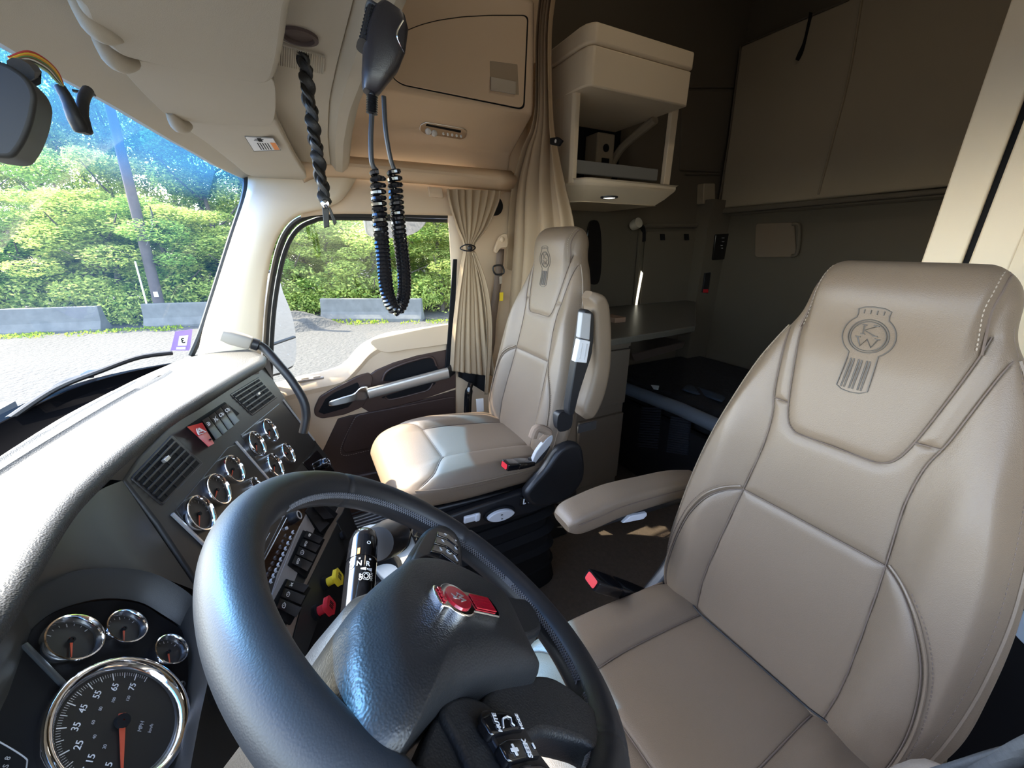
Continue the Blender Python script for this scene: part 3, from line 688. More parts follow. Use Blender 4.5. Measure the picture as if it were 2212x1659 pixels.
    prof = [(-.14, .03), (.02, .02), (.30, -.005), (.44, -.02), (.46, -.05), (.42, -.075), (.05, -.085), (-.16, -.06)]
    for sg in (-1, 1):
        c0 = [b0 + U * sg * .215 + Fw_ * a + V(0, 0, b) for a, b in prof]; mb.add(*prism(c0, U * sg * .03))
    mb.add(*box(b0 + Fw_ * .15 + V(0, 0, -.03), (.21, .26, .035), (U, Fw_, np.cross(U, Fw_))))
    base = mb.build('seat_base', M_BLACK, root, bevel=.008, segs=3)
    mb = MB(); hgt = b0[2] - .07 - ZF
    sc = [(V(b0[0], b0[1] + .13, ZF + hgt * t), U, V(0, 1, 0), .19 + .04 * (1 - t) ** 2, .22 + .03 * (1 - t) ** 2, .35) for t in np.linspace(0, 1, 5)]
    mb.add(*loft(sc, 28)); 
    for k in range(4):
        z = ZF + .06 + k * hgt * .2; sc = [(V(b0[0], b0[1] + .13, z + q * .02), U, V(0, 1, 0), .20 + (.02 if q == 1 else 0), .23 + (.02 if q == 1 else 0), .35) for q in range(3)]; mb.add(*loft(sc, 28))
    mb.build('pedestal', M_BLACKM, root)
    # recliner covers
    for sg in (belt_side,):
        oc = b0 + U * sg * .245
        pr = [(-.20, .02), (-.19, .14), (-.15, .175), (-.09, .16), (-.04, .10), (.02, .045), (.04, .01), (.0, -.04), (-.12, -.05)]
        q = cr([oc + Fw_ * (a + (.05 if arm == 'up' else -.03)) + V(0, 0, b + (.012 if arm == 'up' else -.03)) for a, b in pr], 4, True); obj('recliner_cover', *prism(q, U * sg * .04), M_BLACK, root, bevel=.014, segs=4)
    # controls on the inboard side (towards the middle of the cab)
    sg = belt_side; oc = b0 + U * sg * .247
    def cpt(a, b, o_=0.): return oc + Fw_ * a + V(0, 0, b) + U * sg * o_
    kn = obj('round_knob', *lathe(cpt(.345, -.045), U * sg, [(.001, .0), (.024, .0), (.026, .01), (.024, .018), (.001, .02)], 24), M_WPLAS, root)
    mb = MB(); mb.add(*box(cpt(.27, -.030, .006), (.006, .028, .012), (U, Fw_, np.cross(U, Fw_)))); mb.add(*box(cpt(.255, -.026, .014), (.005, .008, .014), (U, Fw_, np.cross(U, Fw_)))); k2 = mb.build('rocker_switch', M_WPLAS, root, bevel=.004)
    q = [cpt(.17 + .05 * math.cos(t), -.045 + .020 * math.sin(t) * abs(math.sin(t)) ** .3 , .0) for t in np.linspace(0, 2 * math.pi, 28, endpoint=False)]
    k3 = obj('oval_knob', *prism(q, U * sg * .018), M_WPLAS, root, bevel=.004, segs=3); q = [cpt(.17 + .058 * math.cos(t), -.045 + .027 * math.sin(t), .0) for t in np.linspace(0, 2 * math.pi, 28, endpoint=False)]
    obj('knob_ring', *prism(q, U * sg * .006), M_BLACKM, k3, bevel=.002)
    for kk, (a, b) in ((kn, (.345, -.045)), (k3, (.17, -.045))):
        mb = MB()
        for dy in (-1, 1): c = cpt(a, b + dy * .006, .0205); mb.add([c + Fw_ * -.005, c + Fw_ * .005, c + V(0, 0, dy * .005)], [(0, 1, 2)])
        mb.build('arrow_mark', M_BLACKM, kk, smooth=False)
    mb = MB(); mb.add(*box(cpt(.07, -.018, .003), (.003, .022, .017), (U, Fw_, np.cross(U, Fw_)))); k4 = mb.build('heater_switch', M_GLOSS, root, bevel=.002)
    mb = MB(); [mb.add(*box(cpt(.07 + d, -.018, .007), (.001, .002, .010), (U, Fw_, np.cross(U, Fw_)))) for d in (-.010, .010)]; [mb.add(*box(cpt(.07 + d - .004, -.027, .007), (.001, .004, .002), (U, Fw_, np.cross(U, Fw_)))) for d in (-.010, .010)]; mb.build('switch_mark', M_WHITE, k4)
    return root, sf, cf, (O, U, H, D, Fw_, Up, b0, O2)
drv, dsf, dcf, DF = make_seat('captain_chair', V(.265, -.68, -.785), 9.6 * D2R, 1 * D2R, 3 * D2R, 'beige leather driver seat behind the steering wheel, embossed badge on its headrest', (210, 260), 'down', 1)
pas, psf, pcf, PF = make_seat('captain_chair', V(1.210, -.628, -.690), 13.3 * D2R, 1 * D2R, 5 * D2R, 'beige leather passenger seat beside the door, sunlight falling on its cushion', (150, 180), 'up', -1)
for k in ('group',):
    for s_ in (drv, pas):
        if k in s_: del s_[k]
# ---------------- armrests
def arm(root, path, sizes, tilt_side, nm='armrest'):
    q_ = cr([np.append(p, s_) for p, s_ in zip(path, sizes)], 6); path = [p[:3] for p in q_]; sizes = [p[3:] for p in q_]
    fr = frames(path, up=tilt_side)
    sc = [(path[i], fr[i][0], fr[i][1], sizes[i][0], sizes[i][1], .5) for i in range(len(path))]
    return obj(nm, *loft(sc, 32), M_LEATHER2, root)
# driver armrest, lowered
y0 = -.66
ap = [at(1213, 1128, x=.60), at(1228, 1120, x=.60), at(1260, 1107, x=.60), at(1320, 1082, x=.60), at(1390, 1062, x=.60), at(1455, 1046, x=.60), at(1500, 1040, x=.60)]
sz = [(.030, .012), (.038, .026), (.040, .032), (.040, .033), (.040, .030), (.040, .028), (.036, .024)]
ap = [p for p in ap]
AR = arm(drv, ap, sz, V(0, 0, 1)); AR['label'] = 'lowered armrest'
l_ = [ap[i] + V(-.0405 if 0 < i < 6 else -.036, 0, .010) for i in range(1, 7)]; obj('armrest_seam', *tube(cr(l_, 4), .0012, 5), M_THREAD, AR)
q0, q1 = ap[2] + V(0, 0, -.035), ap[6] + V(0, -.05, -.035)
fr = frames([q0, q1]); obj('armrest_bracket', *loft([(q0 + (q1 - q0) * t, fr[0][0], fr[0][1], .016, .012 + .01 * t, .5) for t in np.linspace(0, 1, 5)], 16), M_BLACK, AR)
obj('armrest_knob', *prism(atl([(1345, 1131), (1362, 1115), (1398, 1108), (1398, 1114), (1390, 1122)], x=.575), V(.01, 0, 0)), M_WPLAS, AR, bevel=.002)
# passenger armrest, folded up along the back
O, U, H, D, Fw_, Up, b0, O2 = PF
ax_ = .925
pth = [at(a, b, x=ax_) for a, b in [(1268, 636), (1285, 655), (1290, 690), (1292, 740), (1290, 790), (1280, 840), (1265, 880), (1254, 898)]]
wd = [.012, .028, .032, .033, .034, .036, .034, .016]
q_ = cr([np.append(p, w_) for p, w_ in zip(pth, wd)], 6); pq, wq = [p[:3] for p in q_], [p[3] for p in q_]; nq = len(pq)
ar2 = loft([(pq[i], V(1, 0, 0), nrm(np.cross(V(1, 0, 0), nrm(pq[min(i + 1, nq - 1)] - pq[max(i - 1, 0)]))), .034 * min(1, .55 + .12 * i, .55 + .12 * (nq - 1 - i)), wq[i], .5) for i in range(nq)], 40)
AR2 = obj('armrest', *ar2, M_LEATHER2, pas); AR2['label'] = 'armrest folded up beside the backrest'
pin = [at(a, b, x=ax_ - .035) for a, b in [(1262, 672), (1276, 672), (1284, 690), (1280, 760), (1268, 800), (1252, 850), (1240, 895), (1228, 890), (1236, 830), (1246, 770), (1256, 710)]]
obj('armrest_underside', *prism(cr(pin, 3, True), V(.03, 0, 0)), M_BLACK, AR2, bevel=.004)
pin = [at(a, b, x=ax_ - .042) for a, b in [(1258, 675), (1278, 678), (1274, 735), (1252, 730)]]; obj('armrest_lever', *prism(pin, V(.02, 0, 0)), M_GREYM, AR2, bevel=.003)
pin = [at(a, b, x=ax_ - .048) for a, b in [(1252, 733), (1276, 737), (1268, 785), (1242, 782)]]; obj('armrest_release', *prism(pin, V(.02, 0, 0)), M_WPLAS, AR2, bevel=.003)
for q in (.3, .7):
    a, b = pin[0] + (pin[1] - pin[0]) * q, pin[3] + (pin[2] - pin[3]) * q; obj('groove', *tube([a + (b - a) * .15 + V(-.001, 0, 0), a + (b - a) * .85 + V(-.001, 0, 0)], .0016, 6), M_GREYM, AR2)
obj('armrest_hinge', *loft([(at(1213, 905, x=.97) + V(k * .01, 0, 0), V(0, 1, 0), V(0, 0, 1), .028, .034, .6) for k in range(-2, 5)], 16), M_BLACK, pas, bevel=.003)
# ---------------- seat belt buckles
def buckle(parent, A, B, w, side, red, nm='belt_buckle'):
    fr = frames([A, B]); d = nrm(B - A); L = np.linalg.norm(B - A)
    sc = [(A + d * L * t, fr[0][0], fr[0][1], w * k, w * .55 * k, .35) for t, k in ((0, .9), (.02, 1), (.34, 1), (.36, .92), (.38, .92), (.40, 1.0), (.7, .92), (1, .7))]
    o = obj(nm, *loft(sc, 28), M_GLOSS, parent); o['label'] = 'black belt buckle with red release'
    sc = [(A - d * .002 + d * .006 * t, fr[0][0], fr[0][1], w * .62, w * .36, .3) for t in (0, .5, 1)]
    obj('release_button', *loft(sc, 20), M_RED, o, bevel=.001); return o
A, B = at(1278, 1253, x=.515), at(1405, 1290, x=.50)
bk = buckle(drv, A, B, .026, 1, 1); obj('buckle_stalk', *tube(cr([at(1395, 1288, x=.50), at(1425, 1285, x=.49), at(1440, 1300, x=.47)], 5), .014, 10), M_BLACK, drv)
A, B = at(1090, 1005, x=.935), at(1150, 998, x=.95)
bk = buckle(pas, A, B, .022, 1, 1); obj('buckle_stalk', *tube(cr([at(1145, 998, x=.95), at(1165, 985, x=.955), at(1180, 960, x=.96)], 5), .015, 10), M_BLACK, pas)
mb = MB(); Vv = tube(cr([at(1150, 945, x=.95), at(1160, 925, x=.95), at(1185, 935, x=.95), at(1170, 955, x=.95)], 5), .014, 10); mb.add(*Vv); o = mb.build('fleece_scrap', mat('tan_fleece', (.24, .17, .12), 1, bump=.5, bscale=500, dist=.0008), pas)
obj('recliner_lever', *prism(cr(atl([(1150, 1000), (1160, 975), (1185, 945), (1195, 942), (1190, 960), (1165, 990), (1155, 1003)], x=.935), 3, True), V(.015, 0, 0)), M_GREYM, pas, bevel=.004)
# dark gap piping under the driver cushion edge and jacket cloth at the lower right
# ================================================================== STEERING WHEEL AND COLUMN
WC = V(.3076, -.0703, -.3598); TL_, YW = .7196, .070
WU = V(math.cos(YW), math.sin(YW), 0); WV = V(-math.sin(YW) * math.cos(TL_), math.cos(YW) * math.cos(TL_), math.sin(TL_))
WP = Pl(WC, WU, WV); WR = .205; RR = .0212
wheel = empty('steering_wheel', WC, 'black leather steering wheel with red badge on its hub', 'steering wheel')
def rim(t, r=WR, off=0.): return WC + r * (WU * math.cos(t) + WV * math.sin(t)) + WP.n * off
G = []; A_ = []
NT, NS = 300, 36
for i in range(NT):
    t = 2 * math.pi * i / NT; row = []
    deg = t / D2R
    seamd = min(abs((deg - s + 180) % 360 - 180) for s in (24, 146, 322, 218, 72 if False else 24))
    gr = -.0022 * math.exp(-(seamd / .7) ** 2)
    for k in range(NS):
        a = 2 * math.pi * k / NS; rr = RR + gr
        ci = math.exp(-((((a - math.pi) + math.pi) % (2 * math.pi) - math.pi) / .25) ** 2) * -.0012
        rr += ci
        row.append(WC + (WU * math.cos(t) + WV * math.sin(t)) * (WR + rr * .96 * math.cos(a)) + WP.n * rr * 1.05 * math.sin(a))
    G.append(row)
obj('rim', *grid(G, True, True), M_WHEEL, wheel, ang=80)
# cross stitching along the inner edge of the rim (three arcs)
for t0, t1 in ((-30, 60), (120, 210), (216, 236), (-68, -34), (242, 296)):
    mb = MB(); n = int(abs(t1 - t0) * .9)
    for i in range(n):
        t = (t0 + (t1 - t0) * i / n) * D2R; dt = 1.5 * D2R
        for sg in (1, -1):
            p = []
            for q in (-1, 0, 1):
                a = math.pi + sg * q * .16 - .20; rr = RR + .0006 + (.0006 if q == 0 else 0); tt = t + dt * q * .5
                p.append(WC + (WU * math.cos(tt) + WV * math.sin(tt)) * (WR + rr * .96 * math.cos(a)) + WP.n * rr * 1.05 * math.sin(a))
            mb.add(*tube(p, .0008, 4))
    mb.build('rim_stitching', mat('wheel_thread', (.09, .09, .10), .6), wheel)
# spokes
def sp(name, px, off, th, m=M_HUB, par=wheel, bevel=.006, n=4, segs=4):
    P = cr([np.append(p, 0) for p in map(np.array, px)], n, True) if n else [np.array(p) for p in px]
    return plate(name, WP, [tuple(q[:2]) for q in P], off, th, m, par, bevel=bevel, segs=segs)
# upper right spoke (towards the passenger side) carrying the cruise buttons
s1 = sp('spoke', [(880, 1215), (905, 1165), (925, 1140), (955, 1132), (985, 1150), (1000, 1180), (1002, 1215), (1000, 1240), (960, 1260), (900, 1250)], .012, .03)
pod = sp('switch_pod', [(893, 1212), (908, 1175), (925, 1148), (945, 1140), (968, 1148), (990, 1168), (998, 1200), (996, 1222), (985, 1225), (930, 1200)], .020, .012, M_BLACK, s1, .003)
for i, px in enumerate(([(945, 1147), (968, 1153), (984, 1166), (993, 1181), (985, 1178), (966, 1163), (946, 1156)], [(943, 1158), (965, 1166), (984, 1180), (992, 1196), (988, 1198), (966, 1180), (940, 1172)], [(938, 1175), (962, 1182), (985, 1200), (992, 1216), (986, 1218), (955, 1195), (932, 1189)])):
    b_ = sp('cruise_button', px, .024, .006, M_GLOSS, s1, .0012, 0, 2); b_['label'] = ['upper plus and minus cruise button', 'middle cruise button', 'lower cruise button'][i]
def wtext(s, px, py, off, size, rot, m=M_WHITE, par=None, bold=.00015):
    P = WP.hit(px, py, off); c, s_ = math.cos(rot * D2R), math.sin(rot * D2R)
    X = WU * c + WV * s_; Y = -WU * s_ + WV * c; return text('marking', s, P, X, Y, size, m, par, bold=bold)
wtext('+', 963, 1154, .0245, .009, 0, par=s1); wtext('-', 984, 1167, .0245, .009, 0, par=s1); wtext('RES', 957, 1168, .0245, .0035, 0, par=s1); wtext('SET', 985, 1184, .0245, .0035, 0, par=s1)
wtext('ON', 953, 1186, .0245, .0035, 0, par=s1); wtext('CANCEL', 985, 1205, .0245, .003, 0, par=s1)
pc = WP.hit(970, 1192, .0246); obj('marking', *tube([pc + .0035 * (WU * math.cos(t) + WV * math.sin(t)) for t in np.linspace(-.6, 4.4, 16)], .0004, 4), M_WHITE, s1)
# lower right spoke
sp('spoke', [(1085, 1285), (1110, 1288), (1140, 1295), (1165, 1330), (1170, 1360), (1140, 1375), (1118, 1370), (1090, 1330)], .010, .024)
# lower left spoke towards the driver's lap
sp('spoke', [(1060, 1480), (1165, 1455), (1225, 1478), (1285, 1530), (1305, 1570), (1300, 1620), (1262, 1600), (1180, 1580), (1130, 1600), (1050, 1560)], .012, .026)
# left spoke with audio buttons
s4 = sp('spoke', [(955, 1525), (1000, 1500), (1060, 1520), (1120, 1570), (1180, 1640), (1210, 1700), (1150, 1790), (1060, 1740), (990, 1600)], .016, .03)
sp('spoke_inlay', [(930, 1570), (962, 1536), (1000, 1590), (1060, 1665), (1100, 1740), (960, 1760), (900, 1680)], .010, .02, M_HUB)
fr_ = sp('switch_frame', [(1040, 1543), (1075, 1532), (1115, 1545), (1140, 1580), (1175, 1640), (1200, 1690), (1150, 1720), (1100, 1650)], .0215, .008, M_BLACK, s4, .003)
b1 = sp('audio_button', [(1040, 1548), (1058, 1538), (1090, 1537), (1112, 1545), (1134, 1574), (1112, 1576), (1070, 1586), (1062, 1584)], .025, .008, M_GLOSS, s4, .002, 0); b1['label'] = 'audio button marked MUTE'
b2 = sp('audio_button', [(1078, 1605), (1095, 1594), (1130, 1592), (1148, 1598), (1170, 1632), (1150, 1634), (1110, 1644), (1098, 1640)], .025, .008, M_GLOSS, s4, .002, 0); b2['label'] = 'audio button marked SEEK'
sp('audio_button', [(1112, 1660), (1130, 1650), (1165, 1648), (1185, 1655), (1205, 1690), (1150, 1700)], .025, .008, M_GLOSS, s4, .002, 0)
wtext('MUTE', 1074, 1560, .0256, .0052, -8, par=b1, bold=.0001); wtext('MODE', 1122, 1558, .0256, .0040, -8, par=b1)
mp = [WP.hit(a, b, .0256) for a, b in [(1088, 1572), (1086, 1552), (1096, 1547), (1104, 1551), (1106, 1562), (1112, 1568)]]
obj('marking', *tube(mp, .0006, 4), M_WHITE, b1)
wtext('+', 1113, 1619, .0256, .013, 0, par=b2, bold=.0006); wtext('SEEK', 1139, 1616, .0256, .0058, -8, par=b2, bold=.0002); wtext('-', 1151, 1611, .0256, .013, 0, par=b2, bold=.0003)
# hub: domed cover
hub_px = [(745, 1380), (748, 1340), (765, 1305), (805, 1265), (860, 1222), (885, 1211), (925, 1209), (965, 1218), (1020, 1243), (1070, 1272), (1092, 1292), (1110, 1325), (1130, 1370), (1150, 1412), (1167, 1450), (1155, 1463), (1110, 1470), (1060, 1480), (1015, 1492), (978, 1508), (952, 1527), (905, 1580), (865, 1634), (850, 1640), (815, 1630), (775, 1590), (755, 1540), (746, 1480), (741, 1430)]
UVs = [WP.uv(a, b, .02) for a, b in hub_px]; U2 = cr([np.array(q) for q in UVs], 4, True); hc = sum(U2) / len(U2)
G = []
for k, (s, o_) in enumerate([(1.0, -.045), (1.0, -.01), (.995, .008), (.975, .020), (.94, .027), (.88, .031), (.78, .035), (.65, .038), (.5, .040), (.35, .041), (.2, .0415), (.02, .042)]):
    G.append([WP.p(*(hc + (q - hc) * s), off=o_) for q in U2])
Vv, F = grid(G, cv=True); F.append(tuple((len(G) - 1) * len(U2) + j for j in range(len(U2))))
hub = obj('hub', Vv, F, M_HUB, wheel, ang=85)
# badge: chrome plate with red enamel
bc = WP.hit(984, 1300, .0445); bx = nrm(-WU * 1); 
def bpt(x, y, o=0.): return bc + WU * x + WV * y + WP.n * o
K = .52
hf_ = [(0, .0465), (.013, .0455), (.0215, .042), (.0215, .030)] + [(.0345 * math.cos(t), .0345 * math.sin(t)) for t in np.linspace(.85, -.85, 12)] + [(.0225, -.031), (.0235, -.088), (.013, -.094), (0, -.096)]
out = [(x * K * 1.10, y * K * 1.04) for x, y in hf_ + [(-x, y) for x, y in hf_[-2:0:-1]]]
bd = obj('hub_badge', *prism([bpt(x, y, .0035) for x, y in out], -WP.n * .014), M_CHROME, hub, bevel=.0012); bd['label'] = 'chrome edged red badge with letters K and W'
sc_ = [(bpt(0, 0, .0036) * 1, 0)]
ring = [bpt(.0265 * K * math.cos(t), .0265 * K * math.sin(t), .0050) for t in np.linspace(0, 2 * math.pi, 32, endpoint=False)]
obj('enamel_disc', *prism(ring, -WP.n * .002), M_REDG, bd, bevel=.0004)
for x in (-.0132, -.0044, .0044, .0132): obj('enamel_stripe', *prism([bpt(x * K + a * K, y * K, .0050) for a, y in ((-.0036, -.0355), (.0036, -.0355), (.0037, -.086), (-.0037, -.086))], -WP.n * .001), M_REDG, bd, smooth=False)
for x in (-.0125, -.004, .004, .0125): obj('enamel_stripe', *prism([bpt(x * K + a * K, y * K, .0050) for a, y in ((-.003, .0345), (.003, .033), (.003, .041), (-.003, .041))], -WP.n * .001), M_REDG, bd, smooth=False)
for s_, yy in (('K', .0075), ('W', -.0095)): text('badge_letter', s_, bpt(0, yy * K * .9, .0052), WU, WV, .021 * K, M_SILVER, bd, bold=.0001)
# steering column shroud
column = empty('steering_column', WC - WP.n * .12, 'black steering column shroud with stalk under the wheel', 'steering column')
ca = WC - WP.n * .035; cb = WC - WP.n * .30 + WV * .02
X_, Y_ = WU, WV
sc = [(ca + (cb - ca) * t, X_, Y_, a, b, .75) for t, a, b in ((0, .060, .064), (.06, .070, .074), (.25, .072, .076), (.6, .070, .072), (1, .07, .07))]
obj('shroud', *loft(sc, 40), M_HUB, column)
# retarder / gear stalk: thick black stalk from (815,1640) up to (790,1130)
A, B = at(768, 1350, x=.46), at(788, 1146, x=.60)
fr = frames([A, B], up=V(0, 0, 1)); L_ = B - A
st = [(A + L_ * t, fr[0][0], fr[0][1], r, r, .95) for t, r in ((0, .021), (.15, .0225), (.60, .0235), (.605, .0225), (.615, .0225), (.62, .0235), (.85, .023), (.95, .019), (.99, .012), (1.0, .004))]
stalk = obj('gear_stalk', *loft(st, 36), M_GLOSS, column); stalk['label'] = 'black rotary gear stalk marked D N R'
dS = nrm(L_)
def stp(t, px, py, lift=.0240):
    """point on the stalk facing the camera at pixel"""
    d = ray(px, py); dn = nrm(d); m0 = A - dS * (A @ dS); dd = dn - dS * (dn @ dS)
    a = dd @ dd; b = -2 * (dd @ m0); c = m0 @ m0 - lift ** 2; disc = b * b - 4 * a * c
    s = (-b - math.sqrt(max(disc, 0))) / (2 * a); P = dn * s; ax = A + dS * ((P - A) @ dS); n = nrm(P - ax); return P, n
for s_, px, py, sz in (('D', 760, 1224, .011), ('N', 776, 1217, .011), ('R', 795, 1218, .011), ('OFF', 779, 1246, .006), ('MAX', 803, 1246, .006)):
    P, n = stp(0, px, py); X = nrm(np.cross(dS, n)); 
    if s_ in ('OFF', 'MAX'): text('marking', s_, P, dS, -X if False else np.cross(n, dS), sz, M_WHITE, stalk, bold=.0001)
    else: text('marking', s_, P, nrm(np.cross(dS, n)) * 1.0, dS, sz, M_WHITE, stalk, bold=.0002)
for px, py in ((757, 1214), (777, 1206), (800, 1208)):
    P, n = stp(0, px, py); X = np.cross(dS, n); obj('marking', *box(P, (.0013, .0013, .0002), (X, dS, np.cross(X, dS))), M_WHITE, stalk, smooth=False)
P, n = stp(0, 791, 1244); X = np.cross(dS, n)
mb = MB(); mb.add(*tube([P + .0035 * (X * math.cos(t) + dS * math.sin(t)) for t in np.linspace(0, 6.28, 14)], .0005, 4)); mb.add(*tube([P + .0056 * (X * (abs(math.cos(t)) ** .4 * math.copysign(1, math.cos(t))) + dS * math.sin(t)) for t in np.linspace(0, 6.28, 14)], .0004, 4)); mb.build('marking', M_WHITE, stalk)
for px, py in ((785, 1228), (798, 1230)):
    P, n = stp(0, px, py); X = np.cross(dS, n); obj('marking', *prism([P + X * a + dS * b + n * .0002 for a, b in ((-.004, -.001), (.004, -.0025), (.004, .0025), (-.004, .001))], n * -.0004), M_WHITE, stalk, smooth=False)
P, n = stp(0, 775, 1190); X = np.cross(dS, n); obj('indicator', *box(P, (.002, .005, .0006), (X, dS, np.cross(X, dS))), M_ORANGE, stalk)
P, n = stp(0, 797, 1172); X = np.cross(dS, n); text('marking', 'O', P, X, dS, .008, M_WHITE, stalk)
# two more black stalks/rounds beyond it
obj('side_stalk', *tube(cr([at(815, 1175, x=.62), at(845, 1160, x=.70), at(862, 1150, x=.74)], 4), [.03, .034, .036, .038, .038, .034, .030, .028, .02], 20), M_BLACK, column)
# ================================================================== DASHBOARD
yc, lc = 10 * D2R, 20 * D2R
rC = V(math.cos(yc), -math.sin(yc), 0); fC = V(-math.sin(yc), -math.cos(yc), 0); dC = fC * math.sin(lc) + V(0, 0, -math.cos(lc))
PC = Pl(at(480, 905, y=.250), rC, dC)
dash = empty('dashboard', (.75, .25, -.9), 'dark grey dashboard with chrome ringed gauges, vents and switches', 'dashboard')
# top surface: rows of points from the glass to the brow; x from driver side to passenger side
brow_px = [(-260, 1660), (-120, 1480), (0, 1330), (130, 1120), (200, 1040), (290, 960), (370, 900), (450, 850), (520, 808), (570, 780)]
def bz(px, py):
    return at(px, py, z=interp([-300, 0, 290, 450, 575], [-.330, -.334, -.338, -.345, -.368], px))
brow = cr([bz(*p) for p in brow_px], 6)
bx_ = [p[0] for p in brow]; by_ = [p[1] for p in brow]; bz_ = [p[2] for p in brow]
def browp(x): return V(x, interp(bx_, by_, x), interp(bx_, bz_, x))
rr_ = cr([at(*a, z=-.43) for a in ((0, 981), (134, 898), (278, 825), (368, 787))], 6)
def rearp(x): return interp([XD, -.1, .3, .75] + [p[0] for p in rr_] + [1.95], [.58, .62, .655, .665] + [p[1] for p in rr_] + [.47], x)
xs = np.linspace(XD, 1.56, 90); G = []
lee = at(215, 1030, z=-.37)
for x in xs:
    B = browp(x); R = V(x, rearp(x), -.43); row = [R + V(0, .0, -.08), R + V(0, 0, -.02), R + V(0, -.006, -.003)]
    for t in np.linspace(.04, .90, 60):
        P = R + (B - R) * t; hgt = .020 * math.sin(math.pi * t)
        # two raised ribs running along the dash
        for c_, w_ in ((.13, .013), (.34, .013)): hgt += -.026 * math.exp(-((t - c_) / w_) ** 2) + (.010 * math.exp(-((t - c_ - .045) / w_) ** 2))
        row.append(P + V(0, 0, hgt))
    row += [B + V(0, .018, .004), B + V(0, .006, .003), B + V(0, -.002, -.004), B + V(0, -.003, -.016), B + V(0, .006, -.026), B + V(0, .02, -.032)]
    G.append(row)
top = obj('dash_top', *grid(G), M_DASH, dash, ang=80)
# right hand end of the top curls down to the door
xs2 = np.linspace(1.56, 1.83, 12); G = []
for x in xs2:
    B = browp(1.56) + V(x - 1.56, (x - 1.56) * .35, -.02 * (x - 1.56) / .27); R = V(x, rearp(x), -.43)
    G.append([R + V(0, 0, -.08), R + V(0, 0, -.02)] + [R + (B - R) * t + V(0, 0, .02 * math.sin(math.pi * t)) for t in np.linspace(.05, .95, 12)] + [B, B + V(0, -.01, -.02), B + V(0, 0, -.5)])
obj('dash_end', *grid(G), M_DASH, dash, ang=80)
# black cowl between glass and dash
G = [[V(x, wb(x) + .03, -.435), V(x, wb(x) - .012, -.437), V(x, wb(x) - .03, -.46), V(x, (wb(x) + rearp(x)) / 2, -.475), V(x, rearp(x) - .01, -.48)] for x in np.linspace(XC - 1.16, XC + 1.16, 60)]
obj('cowl', *grid(G), M_COWL, dash)
# centre stack slab
stk = [(283, 1043), (330, 975), (396, 905), (480, 862), (560, 805), (604, 868), (665, 935), (705, 985), (728, 1025), (765, 1130), (757, 1165), (700, 1290), (650, 1400), (600, 1480), (505, 1400), (440, 1200), (375, 1130), (310, 1060)]
stk = [(265, 1035), (300, 985), (360, 925), (430, 868), (500, 826), (572, 790), (618, 862), (668, 935), (708, 985), (728, 1025), (768, 1130), (757, 1165), (700, 1290), (650, 1400), (590, 1560), (490, 1500), (420, 1250), (340, 1130)]
fas = plate('centre_fascia', PC, stk, 0, .05, M_DASHP, dash, bevel=.006, segs=3)
# fill between the brow and the stack / cluster: soft lower lip
G = []
for x in np.linspace(XD, 1.52, 60):
    B = browp(x); q = B + V(0, .02, -.03); G.append([q, q + V(0, .005, -.06), q + V(0, .0, -.45)])
obj('dash_core', *grid(G), M_DASHP, dash)
def pp(name, px, off, th, m, par=dash, bevel=.0015, rad=0., segs=2): return plate(name, PC, px, off, th, m, par, bevel=bevel, rad=rad, segs=segs)
# gauge panels
pp('gauge_panel', [(380, 1100), (492, 966), (515, 958), (600, 1045), (500, 1190), (425, 1165)], .0015, .004, M_DASHG, rad=.006)
pp('gauge_panel', [(520, 940), (604, 871), (616, 878), (684, 955), (680, 968), (590, 1072), (575, 1030)], .0015, .004, M_DASHG, rad=.006)
for a, b in (((612, 864), (679, 951)), ((510, 954), (580, 1035)), ((372, 1110), (445, 1180))):
    P, Q = PC.hit(*a, off=.003), PC.hit(*b, off=.003); fr = frames([P, Q], up=PC.n)
    obj('bright_strip', *loft([(P + (Q - P) * t, fr[0][0], fr[0][1], .0035, .0025, .6) for t in (0, .5, 1)], 10), M_STRIPE, dash)
def gauge(pl, px, py, r, needle=-110, name='gauge', num=None, par=dash, off=.0, face=None):
    """round dial: r is radius in metres; needle angle in degrees (0 = right, 90 = up)"""
    c = pl.hit(px, py, off); ax = pl.n; Rr, Up_ = pl.r, -pl.d
    d = obj(name, *lathe(c - ax * .004, ax, [(r * .99, 0), (r * .99, .005), (r * .84, .006), (r * .82, .0045), (.001, .0045)], 40, cap=False), face or mat('dial_face', (.012, .011, .010), .5), par)
    obj('bezel', *lathe(c, ax, [(r * 1.0, -.004), (r * 1.02, .006), (r * .985, .0095), (r * .93, .0098), (r * .87, .006), (r * .84, .001)], 48, cap=False), M_CHROME, d, ang=60)
    def dp(a, rr, o=.0008): return c + (Rr * math.cos(a * D2R) + Up_ * math.sin(a * D2R)) * rr + ax * o
    mb = MB(); n = 13
    for i in range(n):
        a = 205 - i * 230 / (n - 1); w_ = .0009 if i % 3 else .0014; l0 = r * (.70 if i % 3 else .64)
        t = nrm(dp(a + 90, 1, 0) - c); mb.add([dp(a, l0) - t * w_ * .4, dp(a, r * .78) - t * w_ * .4, dp(a, r * .78) + t * w_ * .4, dp(a, l0) + t * w_ * .4], [(0, 1, 2, 3)])
    mb.build('dial_marks', M_GREYM, d, smooth=False)
    t = nrm(np.cross(ax, dp(needle, 1, 0) - c)); e_ = dp(needle, r * .70, .003)
    obj('needle', *prism([dp(needle, -r * .12, .003) - t * r * .05, dp(needle, -r * .12, .003) + t * r * .05, e_ + t * r * .012, e_ - t * r * .012], -ax * .001), M_NEEDLE, d, smooth=False)
    obj('dial_hub', *lathe(c + ax * .002, ax, [(.001, 0), (r * .11, 0), (r * .10, .003), (.001, .003)], 16, cap=False), M_BLACKM, d)
    return d, c, dp
